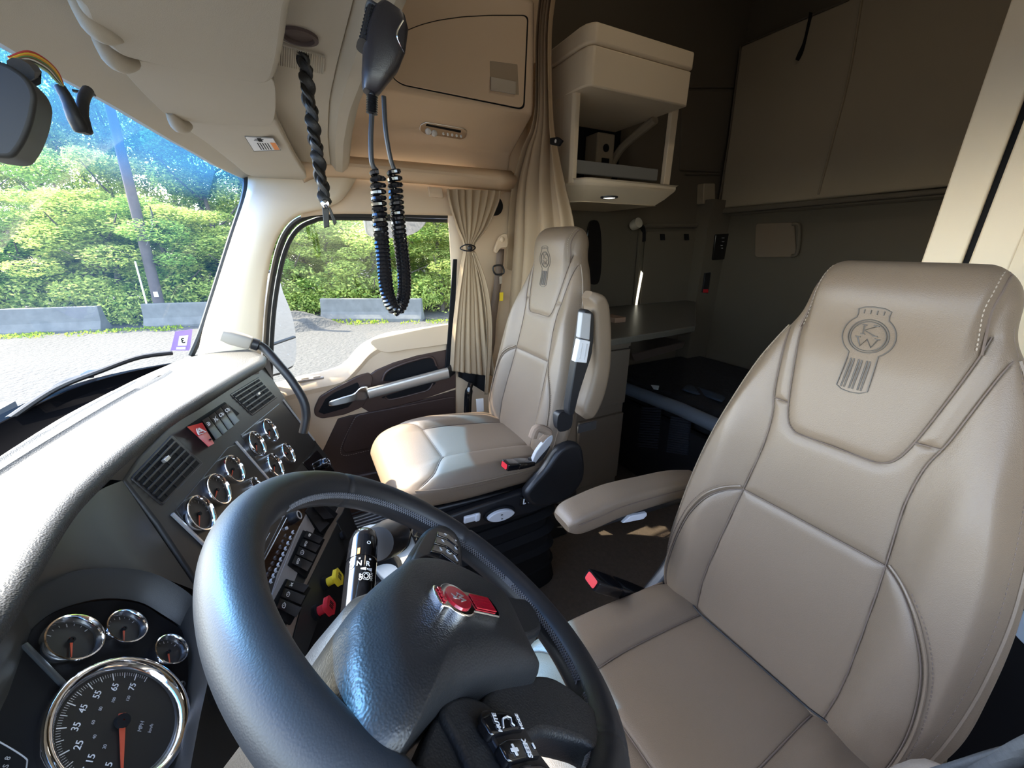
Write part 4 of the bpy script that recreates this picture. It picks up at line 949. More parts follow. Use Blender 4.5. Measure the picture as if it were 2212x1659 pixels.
lens_m = glass_mat('gauge_lens', (.93, .93, .93), gloss=.03)
for px, py, r, nd in ((428, 1111, .0375, 213), (467, 1059, .0365, 196), (501, 1015, .0355, 198), (551, 960, .0375, 215), (580, 931, .0375, 205), (619, 981, .0355, 130), (591, 1007, .0375, 200), (546, 1048, .019, 200)):
    g_, c_, _ = gauge(PC, px, py, r, nd, off=.004)
# air vents
def vent(name, px, nx, ny, knob):
    P = [np.array(p, float) for p in px]
    fr_ = pp(name, px, .0020, .006, M_BLACK, bevel=.002, rad=.006)
    def q(u, v): a = P[0] + (P[1] - P[0]) * u; b = P[3] + (P[2] - P[3]) * u; s = a + (b - a) * v; return s
    obj('vent_well', *prism([PC.hit(*q(u, v), off=.0032) for u, v in ((.05, .06), (.95, .06), (.95, .94), (.05, .94))], -PC.n * .002), M_BLACKM, fr_, smooth=False)
    for i in range(nx):
        u = .08 + .84 * (i + .5) / nx; a, b = PC.hit(*q(u, .07), off=.004), PC.hit(*q(u, .93), off=.004); obj('vent_slat', *tube([a, b], .0011, 6), M_BLACK, fr_)
    for j in range(ny):
        v = .1 + .8 * (j + .5) / ny; a, b = PC.hit(*q(.05, v), off=.006), PC.hit(*q(.95, v), off=.006)
        t = nrm(np.cross(b - a, PC.n)); obj('vent_slat', *prism([a - t * .003, b - t * .003, b + t * .001, a + t * .001], -PC.n * .003), M_BLACK, fr_, bevel=.0006)
    k = PC.hit(*q(*knob), off=.009); obj('vent_knob', *box(k, (.008, .0035, .004), (PC.r, PC.d, np.cross(PC.r, PC.d))), M_SILVER, fr_, bevel=.001)
vent('air_vent', [(283, 1032), (372, 938), (440, 1000), (352, 1092)], 4, 5, (.62, .30))
vent('air_vent', [(497, 852), (560, 814), (600, 858), (546, 898)], 3, 5, (.62, .5))
# upper switch bank
bank = pp('switch_bank', [(402, 922), (486, 868), (518, 893), (448, 962)], .002, .006, M_BLACKM, rad=.003)
def rocker(px, m, label=None, off=.014, mark=None, par=dash):
    """px: four corners a,b (top edge) c,d (bottom edge); curved paddle"""
    a, b, c, d = [np.array(p, float) for p in px]; G = []
    for t in np.linspace(0, 1, 9):
        o_ = off * (.45 + .55 * abs(2 * t - .9) ** 1.3) ; l = a + (d - a) * t; r_ = b + (c - b) * t
        G.append([PC.hit(*l, off=0.), PC.hit(*l, off=o_)] + [PC.hit(*(l + (r_ - l) * s), off=o_ + .0006) for s in (.12, .5, .88)] + [PC.hit(*r_, off=o_), PC.hit(*r_, off=0.)])
    Vv, F = grid(G); F.append(tuple(range(6, -1, -1))); F.append(tuple(8 * 7 + j for j in range(7)))
    o = obj('rocker_switch', Vv, F, m, par, ang=50)
    if label: o['label'] = label
    if mark:
        s = .26; c0 = (a + (d - a) * s + b + (c - b) * s) / 2; o_ = off * (.45 + .55 * abs(2 * s - .9) ** 1.3) + .0016
        P = PC.hit(*c0, off=o_); X = nrm(PC.hit(*b, off=o_) - PC.hit(*a, off=o_)); Y = -nrm(PC.hit(*d, off=o_) - PC.hit(*a, off=o_)); w_ = np.linalg.norm(PC.hit(*b, off=o_) - PC.hit(*a, off=o_)) * .32
        mb = MB()
        for st_ in mark: mb.add(*tube([P + X * x * w_ + Y * y * w_ for x, y in st_], w_ * .09, 4))
        mb.build('switch_symbol', M_WHITE, o)
    return o
TRI = [[(-.8, -.6), (.8, -.6), (0, .8), (-.8, -.6)], [(-.35, -.3), (.35, -.3), (0, .3), (-.35, -.3)]]
ENG = [[(-.7, -.4), (-.7, .3), (-.3, .6), (.4, .6), (.8, .2), (.8, -.5), (.2, -.7), (-.4, -.7), (-.7, -.4)], [(-.2, -.2), (.2, .2)], [(-1, 0), (-.7, 0)]]
CRS = [[(-.8, -.6), (.8, .6)], [(-.8, .5), (-.2, .1), (-.6, -.1)], [(.2, -.5), (.8, -.5), (.5, -.1), (.2, -.5)]]
TRK = [[(-1, -.3), (-1, .3), (.2, .3), (.2, -.3), (-1, -.3)], [(.3, -.3), (.3, .15), (.7, .15), (1, -.1), (1, -.3), (.3, -.3)], [(-.7, -.5), (-.4, -.5)], [(.5, -.5), (.8, -.5)]]
LMP = [[(-.2, -.5), (-.2, .5), (.3, .3), (.4, 0), (.3, -.3), (-.2, -.5)], [(-.9, .4), (-.4, .4)], [(-.9, 0), (-.4, 0)], [(-.9, -.4), (-.4, -.4)]]
rocker([(404, 922), (437, 913), (463, 958), (450, 965)], M_RED, 'red hazard warning switch', .020, TRI)
for px, mk in (([(437, 908), (450, 900), (480, 940), (466, 950)], LMP), ([(451, 899), (464, 890), (492, 930), (481, 939)], CRS), ([(465, 889), (477, 880), (505, 920), (493, 929)], TRK), ([(478, 879), (490, 871), (518, 908), (506, 918)], TRK)):
    rocker(px, M_BLACK, None, .014, mk)
obj('lock_hole', *lathe(PC.hit(453, 950, .0165), PC.n, [(.0022, 0), (.0022, .003), (.0005, .0032)], 12, cap=False), M_BLACKM, dash)
# radio and lower rows
pp('radio_face', [(560, 1230), (640, 1080), (672, 1085), (668, 1100), (595, 1235), (565, 1290), (545, 1290)], .003, .01, mat('radio_gloss', (.035, .018, .010), .12, coat=.5), bevel=.002)
rd = pp('radio_frame', [(530, 1280), (640, 1060), (676, 1088), (570, 1290), (545, 1330)], .001, .01, M_BLACK)
ra = PC.hit(592, 1160, .0135)
obj('radio_marking', *tube([PC.hit(573, 1169, .004), PC.hit(583, 1151, .004)], .0009, 5), M_GREYM, dash)
obj('radio_marking', *tube([PC.hit(553, 1214, .004), PC.hit(558, 1203, .004)], .0008, 5), M_GREYM, dash)
for i in range(10):
    t = i / 9; x, y = 586 + (633 - 586) * t, 1255 + (1150 - 1255) * t
    c = PC.hit(x, y, .013); rb_ = obj('radio_button', *box(c, (.0045, .0035, .003), (PC.r, PC.d, np.cross(PC.r, PC.d))), M_WPLAS if i % 1 == 0 else M_BLACK, dash, bevel=.001)
    obj('button_cap', *box(c + PC.n * .0022, (.0036, .0026, .002), (PC.r, PC.d, np.cross(PC.r, PC.d))), M_BLACK, rb_)
c = PC.hit(626, 1122, .0); kb = obj('radio_knob', *lathe(c, PC.n, [(.017, 0), (.017, .012), (.0155, .016), (.015, .026), (.012, .027), (.011, .024), (.001, .024)], 28, cap=False), M_BLACK, dash)
obj('knob_ring', *lathe(c + PC.n * .0265, PC.n, [(.0125, 0), (.0125, .002), (.0095, .002), (.0095, 0)], 24, cap=False), M_STRIPE, kb)
for px, py in ((609, 1115), (617, 1142), (557, 1230)): obj('radio_button', *lathe(PC.hit(px, py, .004), PC.n, [(.0042, 0), (.0042, .005), (.001, .006)], 16, cap=False), M_WPLAS, dash)
pp('grey_strip', [(668, 1087), (697, 1092), (615, 1235), (590, 1345), (575, 1325), (600, 1240)], .002, .006, M_GREYP, bevel=.001)
pp('grey_strip', [(668, 1087), (700, 1090), (600, 1350), (572, 1325)], .003, .006, M_GREYP, bevel=.001)
pp('taupe_strip', [(735, 1087), (748, 1090), (660, 1270), (625, 1400), (605, 1385), (640, 1300), (700, 1160)], .002, .006, M_TAUPE, bevel=.001)
for L_, ms in (([(667, 1095), (660, 1105), (683, 1145), (700, 1155), (730, 1110), (700, 1088)], 0), ([(655, 1145), (622, 1220), (662, 1250), (702, 1165)], 1), ([(618, 1250), (580, 1320), (628, 1350), (672, 1270)], 2)):
    pp('switch_bank', L_, .005, .008, M_BLACKM, rad=.003)
rocker([(675, 1094), (697, 1092), (722, 1118), (700, 1122)], M_BLACK, None, .016)
rocker([(665, 1112), (686, 1112), (712, 1130), (692, 1150)], M_BLACK, None, .016)
for px, mk in (([(662, 1146), (656, 1160), (690, 1174), (699, 1162)], LMP), ([(654, 1163), (647, 1178), (682, 1193), (692, 1178)], TRK), ([(646, 1180), (640, 1197), (675, 1213), (684, 1198)], ENG), ([(638, 1199), (630, 1216), (664, 1234), (675, 1216)], TRK)):
    rocker([px[0], px[1], px[2], px[3]], M_BLACK, None, .016, mk)
for px, mk in (([(622, 1252), (615, 1266), (656, 1280), (668, 1264)], CRS), ([(614, 1270), (607, 1288), (650, 1306), (660, 1286)], ENG), ([(605, 1292), (598, 1312), (640, 1334), (652, 1312)], ENG)):
    rocker([px[0], px[1], px[2], px[3]], M_BLACK, None, .016, mk)
# brake valve panel with yellow and red knobs
pp('valve_panel', [(748, 1090), (768, 1135), (760, 1165), (700, 1300), (660, 1420), (625, 1420), (660, 1275)], .004, .01, M_DASHP, rad=.004)
pp('valve_panel_rim', [(728, 1125), (742, 1105), (762, 1140), (756, 1160), (748, 1165)], .007, .004, M_DASHP, rad=.004)
def valve(px, py, qx, qy, m, lab, L=.05):
    c = PC.hit(px, py, .004); e_ = c + PC.n * L; d_ = nrm(e_ - c)
    k = obj('valve_knob', *lathe(c, d_, [(.017, 0), (.018, .004), (.015, .008), (.0118, .010), (.0115, L * .75)], 24), m, dash); k['label'] = lab
    obj('valve_collar', *lathe(c - d_ * .002, d_, [(.0185, 0), (.0185, .012), (.013, .014), (.012, .008)], 24, cap=False), M_BLACKM, k)
    sc = [(c + d_ * (L * .72 + .012 * t), PC.r, PC.d, .019, .019, .35) for t in (0, .2, .8, 1)]; h = obj('valve_handle', *loft(sc, 24), m, k, bevel=.001)
    mb = MB()
    for q in (-.008, -.003, .003, .008): mb.add(*box(c + d_ * (L * .72 + .0125) + PC.r * q, (.001, .008, .0004), (PC.r, PC.d, np.cross(PC.r, PC.d))))
    mb.build('valve_lettering', M_BLACKM, h, smooth=False)
valve(700, 1262, 740, 1255, M_YEL, 'yellow brake valve knob', .048)
valve(680, 1325, 720, 1310, M_RED, 'red brake valve knob', .045)
c = PC.hit(738, 1158, .008); kb = obj('round_switch', *lathe(c, PC.n, [(.015, 0), (.015, .010), (.012, .012), (.001, .012)], 24, cap=False), M_BLACK, dash)
plate('knee_panel', PC, [(768, 1130), (790, 1180), (800, 1300), (800, 1600), (560, 1800), (560, 1400), (690, 1300)], -.05, .02, M_BLACK, dash, bevel=.004)
# light knob at the end of the stack
pp('knob_panel', [(655, 1000), (685, 972), (725, 1020), (700, 1060), (680, 1030)], .003, .006, M_GLOSS, rad=.003)
c = PC.hit(695, 1003, .003); kb = obj('rotary_knob', *lathe(c, PC.n, [(.021, 0), (.020, .018), (.017, .024), (.001, .025)], 32, cap=False), M_GLOSS, dash)
obj('knob_ring', *lathe(c + PC.n * .0235, PC.n, [(.018, 0), (.018, .002), (.0155, .0025)], 28, cap=False), M_CHROME, kb)
mb = MB()
for i in range(9):
    a = i * 40 * D2R; mb.add(*box(c + PC.n * .0262 + (PC.r * math.cos(a) + PC.d * math.sin(a)) * .011, (.0015, .0015, .0003), (PC.r, PC.d, np.cross(PC.r, PC.d))))
mb.build('marking', M_WHITE, kb, smooth=False)
# ------------------------------------------------ instrument cluster in front of the driver
yg, lg = 0 * D2R, 36 * D2R
PG = Pl(V(.465, .272, -.520), V(1, 0, 0), V(0, -math.sin(lg), -math.cos(lg)))
def pg(name, px, off, th, m, par=dash, bevel=.0015, rad=0., segs=2): return plate(name, PG, px, off, th, m, par, bevel=bevel, rad=rad, segs=segs)
cl = cr([np.array(p + (0,)) for p in [(20, 1430), (70, 1355), (130, 1315), (220, 1295), (300, 1302), (350, 1330), (400, 1365), (419, 1400), (422, 1440), (410, 1520), (385, 1660), (360, 1900), (-60, 2100), (-260, 1900), (-200, 1600)]], 4, True)
clus = pg('instrument_panel', [tuple(q[:2]) for q in cl], 0., .02, M_BLACKM, bevel=.002)
# hood ring around the cluster
hd = [(-220, 1560), (-90, 1420), (20, 1320), (90, 1262), (160, 1235), (240, 1226), (320, 1235), (380, 1262), (425, 1300), (450, 1370), (452, 1450), (430, 1560), (405, 1700), (380, 1900)]
inn = [(-180, 1620), (-60, 1500), (20, 1425), (75, 1352), (135, 1314), (222, 1293), (300, 1300), (352, 1328), (402, 1363), (420, 1400), (423, 1440), (411, 1520), (386, 1660), (362, 1900)]
A_, B_ = cr([PG.hit(*p, off=.035) for p in hd], 5), cr([PG.hit(*p, off=.0) for p in inn], 5)
G = [[a + PG.n * -.09 + (a - b) * .25, a + (a - b) * .12 - PG.n * .008, a, a + (b - a) * .12 - PG.n * .006, a + (b - a) * .6 - PG.n * .004, b] for a, b in zip(A_, B_)]
obj('cluster_hood', *grid(G), M_DASHP, dash, ang=60)
# fascia plane between brow and hood (driver side)
fp = [(140, 1140), (275, 1035), (340, 1135), (425, 1255), (470, 1480), (520, 1600), (540, 1750), (440, 1800), (440, 1500), (455, 1370), (425, 1290), (320, 1225), (240, 1215), (150, 1225), (60, 1290), (20, 1320), (60, 1240)]
top_ = [bz(-60, 1415), bz(0, 1332), bz(60, 1235), bz(130, 1122), bz(200, 1042)]; top_ = [p + V(0, .004, -.020) for p in top_] + [PC.hit(264, 1038, -.001)]
bot_ = [PG.hit(-60, 1395, off=.03), PG.hit(20, 1322, off=.03), PG.hit(90, 1265, off=.03), PG.hit(170, 1238, off=.03), PG.hit(250, 1229, off=.03), PG.hit(340, 1245, off=.022), PC.hit(428, 1278, off=-.001)]
ta, ba = cr(top_, 7), cr(bot_, 6); n_ = 36; ia, ib = np.linspace(0, len(ta) - 1.001, n_), np.linspace(0, len(ba) - 1.001, n_)
def lerpl(L_, u): k = int(u); return L_[k] + (L_[min(k + 1, len(L_) - 1)] - L_[k]) * (u - k)
G = [[lerpl(ta, i) + (lerpl(ba, j) - lerpl(ta, i)) * t for t in np.linspace(0, 1, 8)] for i, j in zip(ia, ib)]
obj('driver_fascia', *grid(G), M_DASHP, dash, ang=60)
up_ = cr([bz(200, 1042), bz(290, 960), bz(370, 900), bz(450, 850), bz(520, 808), bz(570, 780)], 6); lo_ = cr([PC.hit(*p, off=-.002) for p in ((264, 1038), (300, 987), (360, 927), (430, 870), (500, 828), (572, 792))], 6)
obj('fascia_crown', *grid([[u_ + V(0, .004, -.006), u_ * .5 + l_ * .5 + V(0, .0, .004), l_, l_ + V(0, .01, -.02)] for u_, l_ in zip(up_, lo_)]), M_DASHP, dash, ang=60)
plate('lower_fascia', PC, [(400, 1200), (500, 1400), (540, 1560), (640, 1600), (600, 1900), (380, 1900), (400, 1600), (440, 1450), (440, 1340)], -.03, .03, M_DASHP, dash, bevel=.004)
for px, py, r, nd in ((150, 1387, .0308, 204), (264, 1362, .0254, 200), (360, 1412, .0232, 204)):
    gauge(PG, px, py, r, nd, off=.002)
sp_, sc_, sdp = gauge(PG, 262, 1585, .062, 225, 'speedometer', off=.003) if False else gauge(PG, 260, 1562, .0745, 200, name='speedometer', off=.003)
sp_['label'] = 'large speedometer'
for o in list(bpy.data.objects):
    if o.parent == sp_ and o.name.startswith('dial_marks'): bpy.data.objects.remove(o)
mb = MB(); r = .0745
for i in range(81):
    a = 198 - i * 2.6; big = i % 5 == 0; l0 = r * (.68 if i % 10 == 5 else .71 if big else .745); w_ = .0012 if i % 10 == 5 else .0008 if big else .0004
    t = nrm(sdp(a + 90, 1, 0) - sc_); mb.add([sdp(a, l0) - t * w_ * .5, sdp(a, r * .80) - t * w_ * .5, sdp(a, r * .80) + t * w_ * .5, sdp(a, l0) + t * w_ * .5], [(0, 1, 2, 3)])
mb.build('dial_marks', M_WHITE, sp_, smooth=False)
for i, n_ in enumerate((5, 15, 25, 35, 45, 55, 65, 75)):
    a = 198 - n_ * 2.6; text('dial_number', str(n_), sdp(a, r * .57, .001), PG.r, -PG.d, .0095, M_WHITE, sp_, bold=0)
for n_ in (20, 40, 60, 80, 100, 120):
    a = 198 - n_ * .6214 * 2.6; text('dial_number', str(n_), sdp(a, r * .37, .001), PG.r, -PG.d, .0045, M_GREYM, sp_)
text('dial_lettering', 'MPH', sdp(270, r * .30, .001), PG.r, -PG.d, .006, M_GREYM, sp_); text('dial_lettering', 'km/h', sdp(270, r * .45, .001), PG.r, -PG.d, .005, M_GREYM, sp_)
# trim bar and small display to the left of the dials
P, Q = PG.hit(52, 1392, .004), PG.hit(148, 1490, .004); fr = frames([P, Q], up=PG.n); obj('trim_bar', *loft([(P + (Q - P) * t, fr[0][0], fr[0][1], .0030, .002, .6) for t in (0, .5, 1)], 10), mat('dark_bar', (.04, .045, .05), .4), dash)
pc = PG.pts([(-40, 1585), (0, 1603), (52, 1635), (58, 1650), (50, 1690)], .004); obj('display_frame', *tube(cr(pc, 4), .0006, 5), M_GREYM, dash)
for s_, px, py in (('8', 17, 1638), ('S', 13, 1655)): text('display_digit', s_, PG.hit(px, py, .004), PG.r, -PG.d, .006, M_GREYM, dash)
c = PG.hit(384, 1487, .003); obj('trip_knob', *lathe(c, PG.n, [(.004, 0), (.004, .008), (.001, .009)], 16, cap=False), M_BLACK, dash)
mb = MB()
for l_ in ([(616, 1406), (622, 1401), (630, 1400), (634, 1406), (632, 1412), (628, 1416), (622, 1418)], [(636, 1399), (634, 1410), (633, 1421)], [(637, 1400), (641, 1397), (642, 1401), (638, 1405), (643, 1403)], [(623, 1419), (630, 1416)]): mb.add(*tube(cr([PC.hit(a, b, .006) for a, b in l_], 4), .0007, 5))
mb.build('outlet_symbol', M_GREYM, dash)
# ================================================================== SLEEPER
WX = Pl(V(XP, 0, 0), (0, -1, 0), (0, 0, -1)); WR_ = Pl(V(0, YR, 0), (1, 0, 0), (0, 0, -1))
def wp(name, px, off, th, m, par=None, bevel=.003, rad=0., n=0, pl=WX, segs=3):
    q = [tuple(p[:2]) for p in cr([np.array(a + (0,)) for a in px], n, True)] if n else px
    return plate(name, pl, q, off, th, m, par, bevel=bevel, rad=rad, segs=segs)
# upper bunk folded against the rear wall
bunk = empty('folded_bunk', (1.3, YR + .06, .24), 'tan fabric upper bunk folded up against the rear wall', 'bunk')
o = wp('bunk_panel', [(1553, 452), (2150, 392), (2290, -140), (1835, -5), (1600, 98)], .07, .05, M_SUEDE, bunk, .012, pl=WR_)
wp('bunk_rail', [(1548, 463), (2150, 408), (2150, 396), (1553, 450)], .085, .05, M_SUEDE_D, bunk, .008, pl=WR_)
P = WR_.pts([(1768, 420), (1800, 300), (1835, 160), (1862, 0)], .074); obj('bunk_seam', *tube(cr(P, 6), .010, 8, flat=.4), M_SUEDE, bunk)
P = WR_.pts([(1553, 440), (1575, 300), (1600, 100), (1700, 55), (1835, -2)], .074); obj('bunk_edge', *tube(P, .006, 6), M_SUEDE_D, bunk)
st = WR_.pts([(1752, 28), (1745, 60), (1735, 100), (1722, 130)], .085); tag(obj('pull_strap', *tube(cr(st, 5), [.016, .015, .014, .013, .013, .013, .012, .012, .013, .014, .015, .018, .020, .020, .018, .016], 8, flat=.25), M_BLACKM), 'black pull strap hanging from the top edge of the folded bunk', 'strap')
# horizontal ledge under the bunk
S('trim_10', *tube(WR_.pts([(1540, 462), (1800, 440), (2150, 408)], .02), .022, 10), M_SUEDE_D, 'ledge under the folded bunk')
# wall padding seams on the passenger wall
for l in ([(1480, 188), (1585, 188)], [(1480, 376), (1556, 376)]): S('trim_11', *tube(WX.pts(l, .004), .006, 6), M_SUEDE_D)
pad = wp('wall_pad', [(1475, 195), (1585, 195), (1572, 300), (1556, 372), (1470, 368)], .012, .02, M_SUEDE_D, None, .008); S_ = tag(pad, 'padded fabric square on the sleeper side wall above the small cabinet', 'wall pad')
# speaker panel with handle on the rear wall
spk = tag(wp('wall_speaker', [(1632, 482), (1715, 480), (1720, 555), (1630, 556)], .012, .012, mat('speaker_cloth', (.17, .125, .085), .9), None, .003, .025, pl=WR_), 'brown square speaker panel on the dark rear wall', 'speaker')
P = WR_.pts([(1712, 484), (1726, 490), (1722, 545), (1710, 553)], .03); obj('speaker_handle', *tube(cr(P, 4), .010, 8), M_SUEDE_D, spk)
# corner column between side wall and rear wall
S('trim_12', *box((XP - .05, YR + .10, -.35), (.05, .10, .62)), M_SUEDE_D, 'corner column with control panels')
# shaded side window
daym = mat('daylight_gap', (.8, .8, .7), .5, emit=(1, .95, .75, .8))
win = empty('shaded_window', (XP, -2.2, -.2), 'side window of the sleeper covered by a brown fabric shade', 'window')
fo = [(1392, 488), (1520, 487), (1532, 500), (1500, 712), (1366, 705), (1384, 500)]
P = rcorner(WX.pts(fo, .015), .03); obj('window_frame', *tube(P, .014, 8, closed=True), M_SUEDE_D, win)
for l_ in ([(1385, 585), (1389, 590), (1378, 650), (1374, 684), (1369, 684), (1377, 630)], [(1522, 545), (1524, 545), (1503, 705), (1501, 704)]): obj('daylight_strip', *prism(WX.pts(l_, .032), V(.003, 0, 0)), daym, win, smooth=False)  # self-glowing strips stand in for daylight leaking past the shade
P = rcorner(WX.pts([(1400, 500), (1508, 499), (1517, 510), (1488, 705), (1380, 700), (1394, 508)], .018), .03); sh = obj('window_shade', *prism(P, V(.006, 0, 0)), M_SUEDE_D, win, bevel=.002)
for a in ((1432, 512), (1484, 512)): obj('shade_snap', *prism(rcorner(WX.pts([(a[0] - 5, a[1] - 7), (a[0] + 4, a[1] - 7), (a[0] + 5, a[1] + 7), (a[0] - 4, a[1] + 7)], .024), .004), V(.006, 0, 0)), M_BLACKM, sh)
daym_ = mat('daylight_gap', (.8, .8, .7), .5, emit=(1, .95, .75, 3.0))
# lamps
for px, lab, s in ((1372, 'cream reading lamp at the upper left corner of the shaded window', 1), (1536, 'small reading lamp above the control panel in the corner', -1)):
    L_ = empty('reading_lamp', WX.hit(px, 485, .03), lab, 'lamp'); c = WX.hit(px, 485, .05)
    obj('lamp_head', *lathe(c, V(-.6, 0, .2) if s > 0 else V(-.4, .4, .4), [(.001, -.02), (.026, -.02), (.030, 0), (.028, .03), (.001, .034)], 20), M_CREAM, L_)
    obj('lamp_arm', *tube(cr([c + V(.01, -.02, -.01), WX.hit(px + 16, 492, .03), WX.hit(px + 18 if s > 0 else px + 14, 520, .01)], 5), .014, 10), M_BLACKM, L_)
# control panels on the corner column
CP = Pl(V(XP - .10, 0, 0), (0, -1, 0), (0, 0, -1))
cpn = tag(wp('control_panel', [(1547, 506), (1580, 504), (1572, 560), (1540, 562)], .01, .02, M_GLOSS, None, .003, .01, pl=CP), 'black sleeper control panel on the corner column', 'control panel')
mb = MB()
for i, (a, b) in enumerate(((1562, 514), (1562, 522), (1559, 530), (1560, 536))): mb.add(*box(CP.hit(a, b, .013), (.001, .012 - .002 * i, .002)))
mb.build('panel_marks', M_GREYM, cpn, smooth=False)
cp2 = tag(wp('alarm_switch', [(1524, 590), (1536, 588), (1530, 634), (1518, 632)], .01, .02, M_BLACK, None, .002, .006, pl=CP), 'narrow black switch with a red tab below the sleeper control panel', 'switch')
obj('red_tab', *prism(CP.pts([(1520, 625), (1530, 625), (1530, 632), (1519, 632)], .014), V(.004, 0, 0)), M_RED, cp2)
# oval opening with a hanger behind the passenger seat
q = [WX.hit(1284 + 16 * math.copysign(abs(math.cos(t)) ** .6, math.cos(t)), 545 + 70 * math.copysign(abs(math.sin(t)) ** .75, math.sin(t)), .015) for t in np.linspace(0, 2 * math.pi, 32, endpoint=False)]
ov = tag(obj('oval_grille', *prism(q, V(.01, 0, 0)), M_GLOSS, bevel=.002), 'tall black oval grille on the sleeper wall beside the passenger headrest', 'grille')
# catch on wall below the bunk
tag(obj('wall_catch', *prism(rcorner(WX.pts([(1521, 396), (1545, 396), (1545, 442), (1519, 440)], .05), .01), V(.05, 0, 0)), M_SUEDE, bevel=.004), 'tan plastic latch on the side wall beside the bunk end', 'latch')
# worktop and drawers
wz = -.375
cab = empty('drawer_cabinet', (1.6, -1.35, ZF), 'dark taupe drawer cabinet below the worktop', 'cabinet')
M_CAB = mat('cabinet_taupe', (.155, .125, .095), .55, var=.03)
tz = -.355; pA, pB = at(1300, 742, z=tz), at(1508, 704, z=tz)
tag(obj('worktop', *prism([V(XP - .002, -1.03, tz), V(1.16, -1.03, tz), V(pB[0], pB[1] + .02, tz), V(pB[0] + .03, pB[1] - .02, tz), V(XP - .10, -2.3, tz), V(XP - .002, -2.3, tz)], V(0, 0, -.028)), M_TOP, bevel=.004), 'speckled dark worktop with a pale front edge under the shaded window', 'worktop')
fx = 1.33
FXp = Pl(V(fx, 0, 0), (0, -1, 0), (0, 0, -1))
yA, yB = -1.03, at(1358, 760, x=fx)[1]
obj('cabinet_body', *box(((fx + XP) / 2, (yA + yB) / 2, (ZF + tz - .035) / 2), ((XP - fx) / 2 - .001, (yA - yB) / 2, (tz - .035 - ZF) / 2)), M_CAB, cab, bevel=.004)
zs = [tz - .04, tz - .10, at(1310, 878, x=fx)[2], at(1310, 895, x=fx)[2], ZF + .12, ZF + .02]
for k, (za, zb) in enumerate(((zs[0], zs[1] + .006), (zs[1], zs[2] + .006), (zs[3], zs[4]))):
    d_ = obj('drawer', *box((fx - .008, (yA + yB) / 2, (za + zb) / 2), (.010, (yA - yB) / 2 - .008, (za - zb) / 2 - .003)), M_CAB, cab, bevel=.003)
    if k == 2:
        hh = at(1268, 922, x=fx - .02); obj('drawer_handle', *box(hh, (.004, .055, .022)), mat('dull_blue_grey', (.14, .145, .16), .4), d_, bevel=.003)
tag(obj('phone_box', *box(at(1325, 688, z=tz + .012), (.05, .035, .012)), mat('card_brown', (.25, .16, .11), .8), bevel=.002), 'small flat brown box lying on the worktop', 'box')
# under worktop fold-out tray
tag(obj('tray_front', *prism(rcorner([at(1365, 765, x=1.45), at(1480, 738, x=1.45), at(1475, 752, x=1.45), at(1372, 782, x=1.45)], .01), V(.3, 0, 0)), mat('tray_brown', (.07, .05, .04), .5), bevel=.004), 'dark brown drawer front under the rear half of the worktop', 'drawer')
# lower bed
bed = empty('lower_bed', (.9, -2.0, ZF), 'black lower bed with a grey tube rail along its front', 'bed')
bz0 = -.80
yb = at(1450, 880, z=-.78)[1]
obj('mattress', *box(((XP + XD) / 2, (YR + yb) / 2 - .02, bz0 - .02), ((XP - XD) / 2 - .01, (yb - YR) / 2 - .05, .07)), mat('black_bedding', (.010, .010, .012), .95, bump=1, bscale=30, dist=.01), bed, bevel=.04, segs=4)
yR = yb + .02
obj('bed_front', *box(((XP + XD) / 2, yR - .03, (ZF + bz0) / 2 - .03), ((XP - XD) / 2 - .01, .02, (bz0 - ZF) / 2 - .03)), M_BLACK, bed, bevel=.004)
RP = Pl(V(0, yR, 0), (1, 0, 0), (0, 0, -1))
rl = [RP.hit(1325, 826, .0), RP.hit(1360, 842, .0), RP.hit(1470, 884, .0), RP.hit(1575, 932, .0)]; rl.append(rl[-1] + (rl[-1] - rl[-2]) * 2.5)
obj('bed_rail', *tube(rl, .034, 16), mat('blue_grey_rail', (.12, .14, .17), .5), bed)
for l in ([(1388, 878), (1428, 880), (1420, 970), (1378, 966)], [(1450, 898), (1492, 906), (1486, 984), (1440, 978)]):
    v_ = obj('louvre_panel', *prism(RP.pts(l, -.008), V(0, -.006, 0)), M_BLACKM, bed)
    for i in range(16):
        t = (i + .5) / 16; a = np.array(l[0]) + (np.array(l[3]) - np.array(l[0])) * t; b = np.array(l[1]) + (np.array(l[2]) - np.array(l[1])) * t
        obj('louvre', *tube([RP.hit(*a, off=-.004), RP.hit(*b, off=-.004)], .005, 6), mat('louvre_grey', (.035, .04, .05), .45), v_)
for l, lab in (([(1406, 832), (1424, 834), (1422, 842), (1412, 841)], 'small white triangular label on the dark bedding'),):
    tag(obj('paper_label', *prism([at(a, b, z=bz0 + .056) for a, b in l], V(0, 0, .002)), M_WHITE, smooth=False), lab, 'label')
G = [[at(1472 + (1560 - 1472) * u + v * 14, 842 + 26 * u - 12 * v, z=bz0 + .056 + .012 * math.sin(9 * u + 3 * v)) for u in np.linspace(0, 1, 14)] for v in np.linspace(0, 1, 5)]
tag(obj('folded_cloth', *grid(G), mat('dark_blue_cloth', (.03, .045, .07), .9), solid=.006), 'dark blue folded cloth on the black bedding', 'cloth')
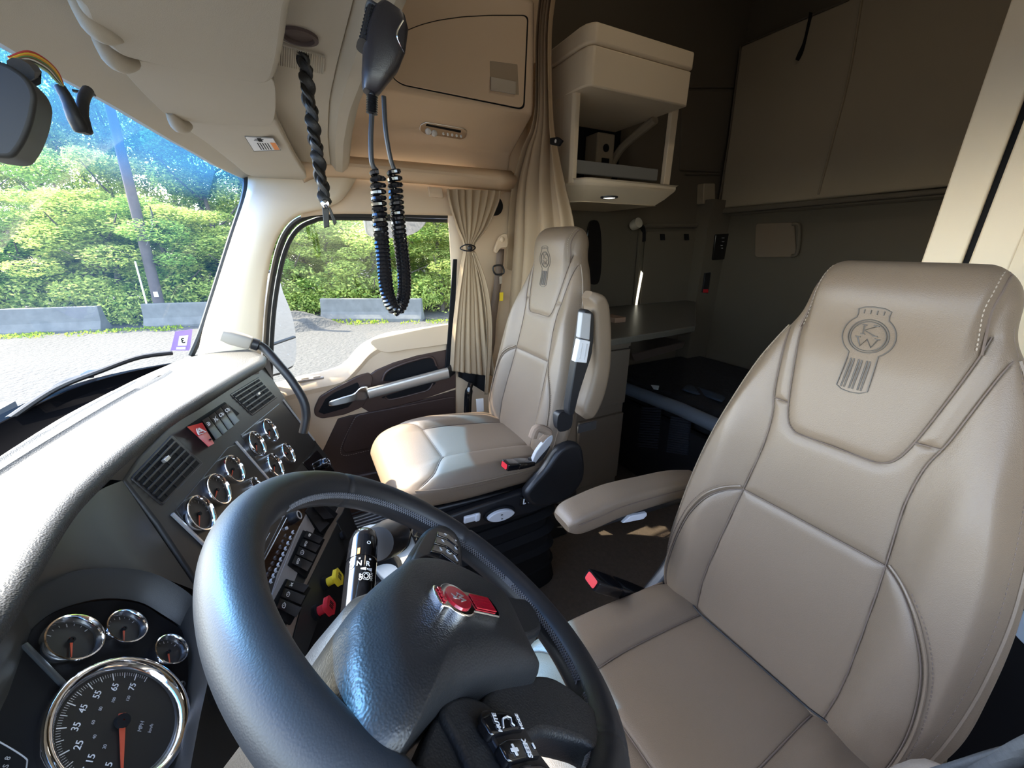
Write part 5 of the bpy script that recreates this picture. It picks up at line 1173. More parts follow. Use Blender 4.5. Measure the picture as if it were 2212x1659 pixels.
# ------------------------------------------------ small wall cabinet with an open front (television cubby)
cub = empty('wall_cabinet', (1.65, -1.35, .3), 'cream open fronted wall cabinet hung high behind the passenger seat', 'cabinet')
yF, yBk, fc, fo_ = -1.03, -1.60, 1.475, 1.395
def plan(x_, r, yb_, o_=0.):      # outline with a soft chamfer at the front inboard corner
    return [(XP - .003, yF + o_), (x_ + r + .03, yF + o_), (x_ + r, yF - .006 + o_), (x_ + .012, yF - r * .8 + .01), (x_ - o_, yF - r), (x_ - o_, yb_ - o_), (XP - .003, yb_ - o_)]
def pz(pl_, z): return [V(a, b, z) for a, b in pl_]
obj('cabinet_top', *prism(pz(plan(fo_, .028, -1.565, .004), .752), V(0, 0, -.065)), M_TRIM, cub, bevel=.010, segs=4)
obj('cabinet_header', *prism(pz(plan(fo_, .028, -1.565), .685), V(0, 0, -.125)), M_TRIM, cub, bevel=.006)
zb0, zt0 = .245, .595
obj('cabinet_side', *box(((fc + .06 + XP) / 2, yF - .009, (zb0 + zt0) / 2), ((XP - fc - .06) / 2, .008, (zt0 - zb0) / 2)), M_TRIM, cub)
obj('corner_post', *prism(pz([(fc + .07, yF), (fc + .012, yF - .002), (fc, yF - .014), (fc, yF - .034), (fc + .07, yF - .034)], zt0), V(0, 0, zb0 - zt0)), M_TRIM, cub, bevel=.003)
obj('corner_post', *box((fc + .012, yBk + .012, (zt0 + zb0) / 2), (.012, .020, (zt0 - zb0) / 2)), M_TRIM, cub, bevel=.003)
obj('cabinet_back', *box((XP - .012, (yF + yBk) / 2, .42), (.008, (yF - yBk) / 2, .17)), M_BLACKM, cub)
obj('cabinet_ceiling', *box(((fc + XP) / 2 + .01, (yF + yBk) / 2 - .005, .572), ((XP - fc) / 2 - .03, (yF - yBk) / 2 - .04, .008)), M_SUEDE_D, cub)
bot = []
for t, z in ((0, .262), (.0, .240), (.25, .205), (.5, .178)):
    pl_ = plan(fo_ + .03, .07, -1.60); bot.append([V(1.70 + (a - 1.70) * (1 - t * .5) if a < XP - .01 else a, -1.28 + (b + 1.28) * (1 - t * .35), z) for a, b in pl_])
Vv, F = grid(bot, cv=True); F += [tuple(range(6, -1, -1)), tuple(21 + j for j in range(7))]; obj('cabinet_bottom', Vv, F, M_TRIM, cub, bevel=.006)
lip = obj('retaining_bar', *box((fc + .045, (yF + yBk) / 2 - .005, .315), (.006, (yF - yBk) / 2 - .04, .026)), mat('grey_bar', (.20, .20, .19), .5), cub, bevel=.004); lip['label'] = 'scuffed grey retaining bar'
obj('cabinet_floor', *box((fc + .18, (yF + yBk) / 2 - .005, .266), (.165, (yF - yBk) / 2 - .03, .005)), M_BLACKM, cub)
obj('cable_box', *box((XP - .075, -1.42, .42), (.05, .055, .10)), M_SUEDE, cub, bevel=.008)
obj('socket', *box((XP - .127, -1.42, .38), (.004, .022, .03)), M_BLACKM, cub); obj('socket', *lathe((XP - .124, -1.42, .455), V(-1, 0, 0), [(.018, 0), (.018, .004), (.001, .005)], 16), M_BLACKM, cub)
obj('duct', *tube(cr([V(XP - .05, -1.48, .29), V(XP - .06, -1.52, .40), V(XP - .12, -1.54, .48), V(fc + .08, -1.55, .55)], 5), .020, 8), M_SUEDE, cub)
c_ = at(1316, 427, z=.178); dl = obj('down_light', *lathe(c_, V(0, 0, -1), [(.034, -.004), (.034, .001), (.028, .003), (.024, .001)], 28, cap=False), M_BLACK, cub); dl['label'] = 'small black down light'; obj('lamp_lens', *lathe(c_, V(0, 0, -1), [(.001, .001), (.024, .001), (.016, .003), (.001, .004)], 20, cap=False), mat('lit_lens', (.8, .8, .75), .3, emit=(1, .95, .85, 1.5)), dl)
# ------------------------------------------------ cab overhead cabinet above the passenger door
oc = empty('overhead_cabinet', (1.7, -.55, .45), 'beige overhead cabinet with a flap door above the passenger seat', 'cabinet')
ox = 1.60; OP = Pl(V(ox, 0, 0), (0, -1, 0), (0, 0, -1))
ye = at(1157, 100, x=ox)[1]
sec = [(XP - .004, .318), (XP - .02, .318), (XP - .035, .335), (XP - .05, .385), (XP - .07, .402), (ox + .03, .492), (ox + .008, .505), (ox, .53), (ox, .80), (ox + .004, .86), (ox + .03, .885), (XP - .004, .885)]
yc0 = -.155; Gs = []
for y in (yc0, -.30, -.5, -.7, ye + .01, ye):
    k = .0 if y > ye + .005 else .012; Gs.append([V(a + (k if a < XP - .03 else 0), y, b) for a, b in sec])
Vv, F = grid(Gs, cv=False); n_ = len(sec); F += [tuple(range(n_)), tuple(5 * n_ + j for j in range(n_ - 1, -1, -1))]
obj('cabinet_body', Vv, F, M_BEIGE, oc, bevel=.010, segs=3)
dr = rcorner([np.array(p + (0.,)) for p in [(1133, 238), (868, 184), (846, 168), (846, 84), (875, 66), (910, 52), (950, 42), (1000, 35), (1060, 32), (1142, 32)]], 14, 5)
dr = [tuple(q[:2]) for q in dr]
gv = obj('door_gap', *prism(OP.pts(dr, .0006), V(.003, 0, 0)), M_BLACKM, oc, smooth=False)
cx_, cy_ = np.mean([d[0] for d in dr]), np.mean([d[1] for d in dr]); dr2 = [(cx_ + (a - cx_) * .985, cy_ + (b - cy_) * .972) for a, b in dr]
fd = plate('flap_door', OP, dr2, .004, .006, M_BEIGE, oc, bevel=.002)
plate('latch_recess', OP, [(1058, 131), (1118, 139), (1121, 205), (1059, 196)], .0048, .002, mat('recess_tan', (.36, .28, .19), .6), fd, bevel=.001, rad=.004)
lt = plate('door_latch', OP, [(1060, 165), (1116, 176), (1115, 204), (1060, 194)], .012, .008, M_SILVER, fd, bevel=.002, rad=.003)
# its lamp, set in the sloping underside
ul = empty('map_light', at(958, 285, z=.44), 'chrome map light with white lamps under the overhead cabinet', 'light')
s0, s1 = V(XP - .07, 0, .402), V(ox + .03, 0, .492); sd = nrm(s1 - s0); sn = nrm(np.cross(V(0, 1, 0), sd)); sn = sn if sn[2] < 0 else -sn
SP = Pl(s0, V(0, -1, 0), sd)
P = rcorner(SP.pts([(908, 270), (920, 264), (1002, 278), (1010, 284), (1006, 298), (996, 302), (918, 290), (906, 282)], .004), .008); lp = obj('lamp_frame', *prism(P, -SP.n * .01), M_CHROME, ul, bevel=.002)
obj('lamp_slot', *prism(SP.pts([(922, 269), (996, 283), (995, 287), (920, 272)], .0055), -SP.n * .002), M_BLACKM, lp, smooth=False)
for px, py, r in ((925, 284, .012), (938, 288, .012)): obj('lamp_bulb', *lathe(SP.hit(px, py, .004), SP.n, [(r, 0), (r, .004), (r * .6, .01), (.001, .012)], 16, cap=False), M_LENS, lp)
for k in range(5): obj('led', *lathe(SP.hit(958 + 9.5 * k, 289 + 1.3 * k, .004), SP.n, [(.005, 0), (.004, .004), (.001, .005)], 12, cap=False), M_LENS, lp)
obj('paper_clip', *prism(atl([(768, 178), (786, 185), (782, 208), (764, 202)], x=1.3), V(.004, 0, 0)), M_WHITE); tag(bpy.data.objects['paper_clip'], 'small white plastic clip showing behind the microphone', 'clip')
# closet on the driver side behind the seat: bright pillar panels at the right of the picture
clo = empty('closet', (.0, -1.6, ZF), 'cream closet front with a narrow black gap at the right edge behind the driver seat', 'closet')
yq = -1.30; x1 = at(2040, 400, y=yq)[0]; x2 = at(2087, 560, y=yq)[0] + .001
x1 = at(1992, 560, y=yq)[0]
obj('closet_side', *box((x1 - .02, yq - .45, .15), (.019, .448, 1.42)), M_TRIM, clo)
obj('closet_panel', *box(((x1 + x2) / 2 + .002, yq - .01, .15), ((x1 - x2) / 2 - .002, .012, 1.42)), M_TRIM, clo, bevel=.004)
obj('closet_gap', *box((x2 - .004, yq - .016, .15), (.01, .01, 1.42)), M_BLACKM, clo)
obj('closet_panel', *box((x2 - .011 - .030, yq + .004, .15), (.030, .014, 1.42)), M_TRIM, clo, bevel=.004)
P = [V(x2 - .041 - .03, yq + .018, -1.2), V(x2 - .07, yq + .018, 1.5), V(XD, yq + .25, 1.5), V(XD, yq + .25, -1.2)]
obj('closet_flank', *prism(P, V(0, -.01, 0)), M_TRIM, clo)
# beige post between the passenger seat and the drawers
tag(obj('seat_post', *prism([at(1190, 1085, z=ZF + .02) , at(1240, 1095, z=ZF + .02), at(1240, 960, x=1.30), at(1175, 980, x=1.30)], V(.05, .0, 0)), M_CAB), 'taupe floor panel between the passenger seat and the drawers', 'panel')

# added fill lamp under the high roof, out of view, brightens the sleeper
cl_ = empty('fill_lamp', (.75, -1.15, 1.58), 'round ceiling lamp high above the seats in the sleeper roof', 'lamp')
obj('fill_lamp_housing', *lathe((.75, -1.15, 1.595), V(0, 0, -1), [(.16, 0), (.16, .02), (.14, .03)], 32), M_CREAM, cl_)
obj('fill_lamp_diffuser', *lathe((.75, -1.15, 1.57), V(0, 0, -1), [(.135, 0), (.12, .012), (.001, .018)], 32), mat('fill_lamp_diffuser', (.9, .88, .8), .5, emit=(1, .88, .7, 1)), cl_)
al = bpy.data.lights.new('fill_lamp_light', 'AREA'); al.shape = 'DISK'; al.size = .26; al.energy = 1.0; al.color = (1, .86, .68)
ao = bpy.data.objects.new('fill_lamp_light', al); COL.objects.link(ao); ao.location = (.75, -1.15, 1.545); ao['_o'] = (0., 0., 0.); adopt(ao, cl_)
# ================================================================== SUN VISORS, MIRROR, MICROPHONE, CURTAINS ...
def visor(name, px, zf, label, th=.022, edge=None):
    P = [at(a, b, z=zf(a, b)) for a, b in px]; P = cr(P, 4, True)
    # fit plane thickness upwards
    return tag(obj(name, *prism(P, V(0, 0, th)), M_CREAM, bevel=.009, segs=4), label, 'sun visor', 'sun visors under the overhead console')
v1 = visor('sun_visor', [(140, -40), (165, 10), (190, 60), (222, 95), (262, 122), (330, 140), (450, 165), (560, 182), (590, 176), (603, 150), (615, 100), (628, 20), (640, -60), (400, -120)], lambda a, b: .246, 'nearest and largest of the three cream sun visors')
v2 = visor('sun_visor', [(248, 128), (262, 118), (300, 130), (420, 150), (560, 165), (592, 178), (596, 230), (590, 262), (574, 272), (500, 270), (400, 262), (372, 258), (330, 222), (285, 175)], lambda a, b: .260, 'middle cream sun visor, partly hidden by the nearest one')
v3 = visor('sun_visor', [(378, 258), (420, 255), (500, 262), (590, 258), (605, 278), (640, 345), (662, 380), (652, 388), (600, 388), (540, 380), (505, 355), (450, 312), (400, 278)], lambda a, b: .274 - .042 * sm01((b - 262) / 125), 'farthest sun visor, with a white and orange warning sticker')
def onz(px, py): return at(px, py, z=.274 - .042 * sm01((py - 262) / 125) - .004)
P = [onz(528, 294), (onz(590, 298)), onz(607, 324), onz(548, 326)]
dn = V(0, 0, -.0006)
stk_ = obj('warning_sticker', *prism(P, dn), M_WHITE, v3, smooth=False)
mb = MB(); mb.cur = 0
def q2(u, v): a = P[0] + (P[1] - P[0]) * u; b = P[3] + (P[2] - P[3]) * u; return a + (b - a) * v
mb.add([q2(u, v) + dn * 1.8 for u, v in ((.78, .35), (.97, .35), (.97, .95), (.78, .95))], [(0, 1, 2, 3)])
mb.build('orange_block', M_ORANGE, stk_, smooth=False)
mb = MB()
for k in range(5): u = .30 + .09 * k; mb.add([q2(a, b) + dn * 1.8 for a, b in ((u, .40), (u + .035, .40), (u + .035, .90), (u, .90))], [(0, 1, 2, 3)])
for (u0, v0, u1, v1_) in ((.30, .12, .62, .16), (.25, .22, .5, .26), (.40, .05, .55, .30)): mb.add([q2(a, b) + dn * 1.8 for a, b in ((u0, v0), (u1, v0), (u1, v1_), (u0, v1_))], [(0, 1, 2, 3)])
for a, b, c, d in ((0, 0, 1, .02), (0, .98, 1, 1), (0, 0, .012, 1), (.988, 0, 1, 1)): mb.add([q2(x, y) + dn * 1.8 for x, y in ((a, b), (c, b), (c, d), (a, d))], [(0, 1, 2, 3)])
mb.build('sticker_print', M_BLACKM, stk_, smooth=False)
# visor hinges
for (a, b), lab, pv in (((235, 62), 'n', v1), ((270, 130), 'm', v2), ((398, 272), 'f', v3)):
    c = at(a, b, z=.250); obj('visor_hinge', *tube(cr([c + V(-.05, .012, .012), c + V(0, .01, .0), c + V(.03, -.005, .008)], 5), [.006, .008, .010, .012, .014, .015, .015, .014, .012, .010, .008], 12), M_CREAM, pv)
# wall visor pocket panel further left (console face)
# speaker grille ribs and hole on the console
def zq(px, py): return at(px, py, z=.308)
gr = empty('ribbed_grille', zq(655, 130), 'ribbed cream speaker grille on the overhead console', 'grille')
for i in range(20):
    x = 604 + i * 5; y0, y1 = 97 + .26 * (x - 604), 140 + .20 * (x - 604)
    obj('grille_rib', *tube([zq(x, y0), zq(x - 2, y1)], .0016, 5), M_CREAM, gr)
obj('grille_plate', *prism(rcorner([zq(602, 94), zq(703, 124), zq(697, 160), zq(600, 141)], .008), V(0, 0, .004)), mat('grille_tan', (.42, .37, .29), .8), gr)
tag(obj('cord_hole', *lathe(zq(646, 82) + V(0, 0, .001), V(0, 0, -1), [(.028, -.004), (.028, .002), (.022, .003), (.020, -.002)], 28, cap=True), mat('hole_brown', (.09, .06, .05), .8)), 'dark round hole in the console where the braided cord comes out', 'hole')
# braided leather cord
def cordx(t): return cr([zq(648, 85), at(668, 200, z=.235), at(684, 330, z=.145), at(702, 440, z=.062)], 12)
CPth = [zq(648, 84) + V(0, 0, .03)] + [at(*p, x=xx) for p, xx in (((652, 90), .885), ((662, 170), .885), ((676, 270), .885), ((688, 350), .885), ((703, 440), .885))]
Pc = cr(CPth, 14)
cord = empty('braided_cord', Pc[0], 'black braided leather cord hanging from the overhead console', 'cord')
for ph in range(3):
    G_ = []; n = len(Pc); fr = frames(Pc, up=V(0, 1, 0))
    pts = []
    for i in range(n):
        a = 2 * math.pi * (i / 13.0 + ph / 3); pts.append(Pc[i] + fr[i][0] * .0085 * math.sin(a) + fr[i][1] * .0045 * math.sin(2 * a))
    mbv = tube(cr(pts, 3), .0088, 10, up=V(0, 1, 0), flat=.55); obj('braid_strand', *mbv, mat('braid_leather', (.015, .014, .013), .45, bump=.2, bscale=500), cord)
e_ = Pc[-1]; obj('cord_rivet', *lathe(e_ - nrm(e_) * .012, -nrm(e_), [(.001, .006), (.006, .005), (.008, 0)], 16), M_CHROME, cord)
for a, b, c_, d in (((696, 445), (700, 493), (712, 490), (710, 450)), ((708, 445), (722, 488), (728, 480), (714, 448))):
    P = [at(*q, x=.885) for q in (a, b, c_, d)]; obj('cord_tail', *prism(P, V(.004, 0, 0)), mat('braid_leather', (.015, .014, .013)), cord, bevel=.001)
# ------------------------------------------------ radio microphone with coiled cord
mx = .50
mic = empty('radio_microphone', at(835, 120, x=mx), 'black radio microphone hanging from the edge of the overhead console', 'microphone')
A, B = at(848, 22, x=mx + .01), at(806, 205, x=mx); fr = frames([A, B], up=V(-1, 0, 0)); d = B - A
X_ = nrm(np.cross(d, V(-1, 0, 0))); X_ = X_ if X_[1] > 0 else -X_; Y_ = nrm(np.cross(X_, d)); 
sc = [(A + d * t + X_ * o_, X_, Y_, w_, h_, .62) for t, w_, h_, o_ in ((0, .005, .006, 0), (.03, .013, .012, 0), (.15, .0185, .016, 0), (.4, .0205, .017, 0), (.6, .018, .016, 0), (.8, .013, .014, .002), (.95, .009, .011, .003), (1, .006, .007, .004))]
obj('microphone_body', *loft(sc, 32), mat('mic_black', (.018, .016, .019), .35, bump=.1, bscale=900), mic)
k_ = obj('talk_key', *loft([(A + d * t + X_ * .015 - Y_ * .002, X_, Y_, .008, .011, .5) for t in (.12, .16, .4, .52, .55)], 16), M_BLACK, mic, bevel=.002)
for i in range(9): t = .16 + .04 * i; obj('key_rib', *tube([A + d * t + X_ * .019 + Y_ * -.011, A + d * t + X_ * .0235, A + d * t + X_ * .019 + Y_ * .010], .0010, 5), M_BLACKM, k_)
obj('chrome_line', *tube(cr([at(871, 44, x=mx - .022), at(857, 75, x=mx - .022), at(873, 113, x=mx - .02)], 4), .0007, 5), M_CHROME, mic)
# strain relief and leads
E1 = at(804, 203, x=mx); L1 = [E1, at(803, 250, x=mx), at(801, 300, x=mx), at(803, 350, x=mx), at(812, 368, x=mx)]
lead = cr(L1, 6); obj('cord_lead', *tube(lead, .0027, 8), M_BLACK, mic)
for i in range(8): a = E1 + (L1[1] - E1) * (.12 + .11 * i); obj('strain_rib', *lathe(a, L1[1] - E1, [(.003, -.0012), (.0062, 0), (.003, .0012)], 12), M_BLACK, mic)
lead2 = cr([at(829, 208, x=mx + .01), at(833, 280, x=mx + .01), at(843, 340, x=mx + .01), at(852, 368, x=mx + .01)], 6); obj('cord_lead', *tube(lead2, .0026, 8), M_BLACK, mic)
def coil(path, turns, r, w, name, grow=None):
    P = [np.array(p) for p in path]; L = [0]
    for a, b in zip(P, P[1:]): L.append(L[-1] + np.linalg.norm(b - a))
    L = np.array(L) / L[-1]; n = int(turns * 14); fr_ = frames(P, up=V(0, 1, 0)); Q = []
    for i in range(n + 1):
        t = i / n; c = V(*[np.interp(t, L, [p[k] for p in P]) for k in range(3)]); X = V(*[np.interp(t, L, [f[0][k] for f in fr_]) for k in range(3)]); Y = V(*[np.interp(t, L, [f[1][k] for f in fr_]) for k in range(3)])
        tt = t if grow is None else grow(t); a = 2 * math.pi * turns * tt; Q.append(c + r * (X * math.cos(a) + Y * math.sin(a)))
    return obj(name, *tube(Q, w, 6, up=V(.3, .2, 1)), M_GLOSS, mic)
lp_ = cr([at(816, 372, x=mx), at(818, 430, x=mx), at(823, 500, x=mx), at(830, 580, x=mx), at(838, 640, x=mx), at(856, 668, x=mx + .004), at(872, 640, x=mx + .01), at(872, 580, x=mx + .01), at(862, 500, x=mx + .01), at(856, 430, x=mx + .01), at(852, 370, x=mx + .01)], 10)
coil(lp_, 66, .0064, .0027, 'coiled_cord', grow=lambda t: .5 + (t - .5) * (1.18 - .72 * (t - .5) ** 2))
# ------------------------------------------------ interior mirror with wires
mi = empty('camera_housing', at(20, 230, x=.66), 'dark grey camera housing hanging behind the windshield at the left edge', 'camera')
P = atl([(-60, 120), (10, 132), (60, 165), (80, 205), (72, 260), (52, 310), (28, 342), (-10, 340), (-60, 330)], x=.66)
obj('housing', *prism(rcorner(P, .012), V(.06, .01, 0)), mat('housing_grey', (.018, .018, .017), .6), mi, bevel=.008, segs=4)
obj('housing_mount', *tube([at(45, 150, x=.70), at(62, 150, x=.73), at(60, 165, x=.72)], .010, 10), M_BLACK, mi)
wcol = [('red', (.45, .05, .04)), ('yellow', (.75, .55, .05)), ('orange', (.7, .25, .04)), ('green', (.10, .25, .08)), ('brown', (.16, .08, .05)), ('white', (.6, .6, .55)), ('dark', (.03, .03, .03)), ('pale_green', (.30, .40, .2))]
wir = empty('wiring_loom', at(110, 170, x=.78), 'bundle of coloured wires running into black sheaths below the headliner', 'wires')
for i, (nm, c) in enumerate(wcol):
    o_ = (i - 3.5); P = cr([at(18 + i * 2, 132 + o_ * 2, x=.74), at(60, 122 + o_ * 3.0, x=.75), at(98, 140 + o_ * 3.2, x=.77), at(122 - o_, 165 + o_ * 2.0, x=.79), at(142 + o_ * .8, 196, x=.80)], 6)
    w_ = obj('wire', *tube(P, .0014, 6), mat('wire_' + nm, c, .45), wir); w_['label'] = nm.replace('_', ' ') + ' wire'
obj('black_sheath', *tube(cr([at(128, 185, x=.80), at(145, 215, x=.80), at(160, 250, x=.80), at(180, 288, x=.805)], 6), [.0055, .006, .006, .0065, .0065, .0065, .007, .007, .007, .0075, .008, .008, .0085, .009, .009, .009, .009, .008, .004], 12), mat('tape_black', (.012, .012, .013), .5, bump=.4, bscale=60), wir)
obj('black_sheath', *tube(cr([at(190, 196, x=.86), at(180, 215, x=.83), at(178, 250, x=.81), at(188, 290, x=.805)], 6), [.0065] * 6 + [.0065] * 7 + [.007] * 5 + [.004], 12), mat('tape_black', (.012, .012, .013)), wir)
obj('mount_foot', *tube([at(158, 196, x=.88), at(205, 205, x=.88)], .004, 8, flat=.5), M_BLACK, wir)
# ------------------------------------------------ gooseneck lamp on the dash end
gn = empty('gooseneck_lamp', at(650, 880, x=1.2), 'gooseneck reading lamp with a beige head rising beside the dashboard', 'lamp')
gp_ = cr([at(545, 740, x=1.30), at(570, 752, x=1.30), at(600, 785, x=1.28), at(630, 822, x=1.26), at(655, 865, x=1.24), at(661, 900, x=1.23), at(655, 935, x=1.22)], 7)
obj('gooseneck', *tube(gp_, .0125, 12), M_BLACK, gn)
A, B = at(478, 722, x=1.30), at(545, 742, x=1.30); fr = frames([A, B]); d = B - A
obj('lamp_head', *loft([(A + d * t, fr[0][0], fr[0][1], a, b, .55) for t, a, b in ((0, .010, .008), (.04, .018, .016), (.3, .0205, .020), (.8, .020, .019), (.95, .017, .017), (1, .012, .012))], 24), M_TAUPE if False else mat('lamp_beige', (.33, .29, .24), .5), gn)
obj('lamp_collar', *loft([(A + d * t, fr[0][0], fr[0][1], a, a, 1) for t, a in ((.98, .014), (1.0, .0165), (1.2, .0165), (1.24, .0125))], 20), M_BLACK, gn)
# ------------------------------------------------ curtains
def drape(name, Lp, Rp, n, amp, nf, depth, label, m=M_CURT, cat='curtain', th=.003, phase=0., par=None, ampf=None, sharp=1.0):
    """Lp, Rp: lists of 3-D points down the left and right edge"""
    L_, R_ = cr(Lp, 8), cr(Rp, 8); N = max(len(L_), len(R_)); G_ = []
    def sm(Q, u): x = u * (len(Q) - 1); i = min(int(x), len(Q) - 2); return Q[i] + (Q[i + 1] - Q[i]) * (x - i)
    for j in range(N * 2):
        v = j / (N * 2 - 1); a, b = sm(L_, v), sm(R_, v); row = []; d_ = nrm(b - a); nrm_ = nrm(depth); am = amp * (ampf(v) if ampf else 1)
        for i in range(n + 1):
            u = i / n; w1 = math.sin(2 * math.pi * (nf * u + .25 * math.sin(3.1 * u + phase)) + phase + 1.2 * math.sin(1.7 * v)); w1 = math.copysign(abs(w1) ** sharp, w1)
            w2 = math.sin(2 * math.pi * nf * 1.7 * u + 2.1 + phase) * .25
            row.append(a + (b - a) * u + nrm_ * am * (w1 + w2) + d_ * am * .5 * math.cos(2 * math.pi * nf * u))
        G_.append(row)
    o = obj(name, *grid(G_), m, par, solid=th, ang=85)
    if label: tag(o, label, cat)
    return o
# sleeper curtain gathered behind the passenger seat
yk = -.955
Lc = [at(1180, -80, y=yk), at(1163, 60, y=yk), at(1158, 250, y=yk), at(1130, 330, y=yk + .01), at(1108, 420, y=yk + .02), at(1098, 560, y=yk + .03), at(1088, 700, y=yk + .03), at(1086, 860, y=yk + .03)]
Rc = [at(1212, -80, y=yk), at(1192, 60, y=yk), at(1195, 250, y=yk), at(1206, 330, y=yk), at(1220, 400, y=yk), at(1240, 500, y=yk), at(1235, 620, y=yk), at(1225, 860, y=yk)]
drape('sleeper_curtain', Lc, Rc, 90, .020, 4.5, V(-.3, 1, 0), 'long tan curtain gathered between the cab and the sleeper behind the passenger seat', phase=.4, ampf=lambda v: .7 + .6 * v)
Lt = [at(1186, -60, y=yk - .03), at(1187, 120, y=yk - .03), at(1198, 290, y=yk - .03), at(1212, 400, y=yk - .03), at(1235, 520, y=yk - .03)]
Rt2 = [at(1204, -60, y=yk - .03), at(1202, 120, y=yk - .03), at(1206, 290, y=yk - .03), at(1226, 400, y=yk - .03), at(1252, 520, y=yk - .03)]
tb = tag(obj('curtain_snap', *prism(rcorner(atl([(1188, 298), (1204, 296), (1214, 304), (1206, 316), (1188, 312)], y=yk + .06), .004), V(0, -.008, 0)), M_BLACKM), 'black snap tab holding the long curtain beside the wall cabinet', 'snap tab')
obj('snap_button', *lathe(at(1201, 305, y=yk + .061), V(0, 1, 0), [(.006, 0), (.006, .003), (.001, .004)], 12), M_STRIPE, tb)
# window curtain
xk = 1.745
Lw = [at(962, 408, x=xk), at(968, 440, x=xk), at(985, 490, x=xk), at(1003, 532, x=xk - .015), at(998, 570, x=xk - .01), at(987, 640, x=xk), at(978, 720, x=xk), at(972, 800, x=xk)]
Rw = [at(1078, 412, x=xk), at(1072, 440, x=xk), at(1050, 490, x=xk), at(1022, 532, x=xk - .015), at(1028, 570, x=xk - .01), at(1042, 640, x=xk), at(1052, 720, x=xk), at(1062, 812, x=xk)]
wc = drape('window_curtain', Lw, Rw, 110, .016, 7, V(-1, -.2, 0), 'short tan pleated curtain tied beside the passenger window', phase=.2, ampf=lambda v: .25 + .9 * abs(v - .40) ** .5, sharp=.8)
Lb = [at(1010, 790, x=xk + .02), at(1015, 800, x=xk + .02), at(1030, 830, x=xk + .02)]
bl = drape('curtain_lining', [at(988, 780, x=xk + .02), at(988, 812, x=xk + .02)], [at(1058, 780, x=xk + .02), at(1052, 850, x=xk + .02)], 30, .006, 2, V(-1, 0, 0), None, m=M_BLACKM, par=wc)
P = cr([at(1056, 620, x=xk - .03), at(1050, 560, x=xk - .03), at(1025, 545, x=xk - .03)], 4)
drape('curtain_edge', [at(1018, 545, x=xk - .03), at(1040, 620, x=xk - .03), at(1050, 720, x=xk - .03), at(1046, 852, x=xk - .03)], [at(1026, 545, x=xk - .035), at(1052, 620, x=xk - .035), at(1062, 720, x=xk - .03), at(1052, 852, x=xk - .03)], 14, .004, 1, V(-1, 0, 0), None, par=wc)
tie = tag(obj('curtain_tie', *tube(cr([at(994, 536, x=xk - .03), at(1005, 529, x=xk - .05), at(1018, 529, x=xk - .055), at(1027, 535, x=xk - .04), at(1018, 542, x=xk - .055), at(1003, 541, x=xk - .05)], 5, True), .0028, 8, closed=True), M_BLACK), 'black elastic tie with a bead around the short window curtain', 'curtain tie')
obj('tie_bead', *lathe(at(1015, 536, x=xk - .05), V(-1, 0, 0), [(.001, -.014), (.009, -.010), (.012, 0), (.009, .010), (.001, .014)], 18), M_BLACK, tie)
dk = at(975, 640, x=xk + .02); tag(obj('dark_drape_edge', *prism(atl([(980, 560), (988, 560), (982, 700), (972, 800), (962, 798), (972, 660)], x=xk + .03), V(.01, 0, 0)), M_BLACKM, bevel=.002), 'black lining edge hanging beside the short window curtain', 'curtain lining')
tag(obj('speaker_round', *lathe(at(1068, 445, x=1.80), V(-1, 0, 0), [(.042, -.02), (.042, .006), (.036, .012), (.001, .012)], 28), M_BLACKM), 'round black cap behind the short curtain above the belt guide', 'cap')
# ------------------------------------------------ passenger seat belt
bx0 = 1.77
sb = empty('seat_belt', at(1080, 540, x=bx0), 'taupe passenger seat belt hanging from its beige pillar guide', 'seat belt')
obj('belt_guide', *prism(cr(atl([(1067, 535), (1075, 515), (1083, 506), (1092, 508), (1092, 533), (1078, 536), (1070, 546), (1066, 542)], x=bx0), 3, True), V(-.02, 0, 0)), M_BEIGE, sb, bevel=.005, segs=3)
obj('guide_bolt', *lathe(at(1084, 517, x=bx0 - .02), V(-1, 0, 0), [(.012, 0), (.012, .006), (.008, .009), (.001, .010)], 18), M_BEIGE, sb)
def belt(name, L_, m, par, x=bx0, w=7, th=.002):
    G_ = [[at(a - w_, b, x=x), at(a, b, x=x - .002), at(a + w_, b, x=x)] for a, b, w_ in [(q[0], q[1], q[2] if len(q) > 2 else w) for q in L_]]; return obj(name, *grid(G_), m, par, solid=th)
M_BELT = mat('belt_web', (.20, .145, .11), .7, bump=.5, bscale=900, kind='wave')
belt('webbing', [(1081, 538, 8), (1080, 560, 8), (1078, 580, 8), (1074, 620, 8), (1068, 660, 8), (1062, 700, 9), (1060, 740, 9), (1052, 790, 9), (1045, 830, 9)], M_BELT, sb)
obj('belt_clip', *tube(cr(atl([(1066, 576), (1084, 574), (1088, 590), (1070, 592)], x=bx0 - .01), 4, True), .0045, 8, closed=True), M_BLACK, sb)
obj('belt_tongue', *prism(atl([(1078, 598), (1084, 596), (1084, 612), (1079, 614)], x=bx0 - .006), V(-.002, 0, 0)), M_SILVER, sb)
obj('yellow_tag', *prism(atl([(1079, 632), (1087, 631), (1086, 650), (1079, 650)], x=bx0 - .012), V(-.002, 0, 0)), M_YEL, sb)
obj('belt_label', *prism(atl([(1028, 862), (1044, 860), (1045, 888), (1030, 890)], x=1.60), V(-.002, 0, 0)), M_WHITE, sb)
obj('belt_housing', *tube(cr([at(1018, 826, x=1.70), at(1012, 850, x=1.70), at(1010, 890, x=1.70)], 5), [.014] * 4 + [.02] * 7, 12), M_GLOSS, sb)
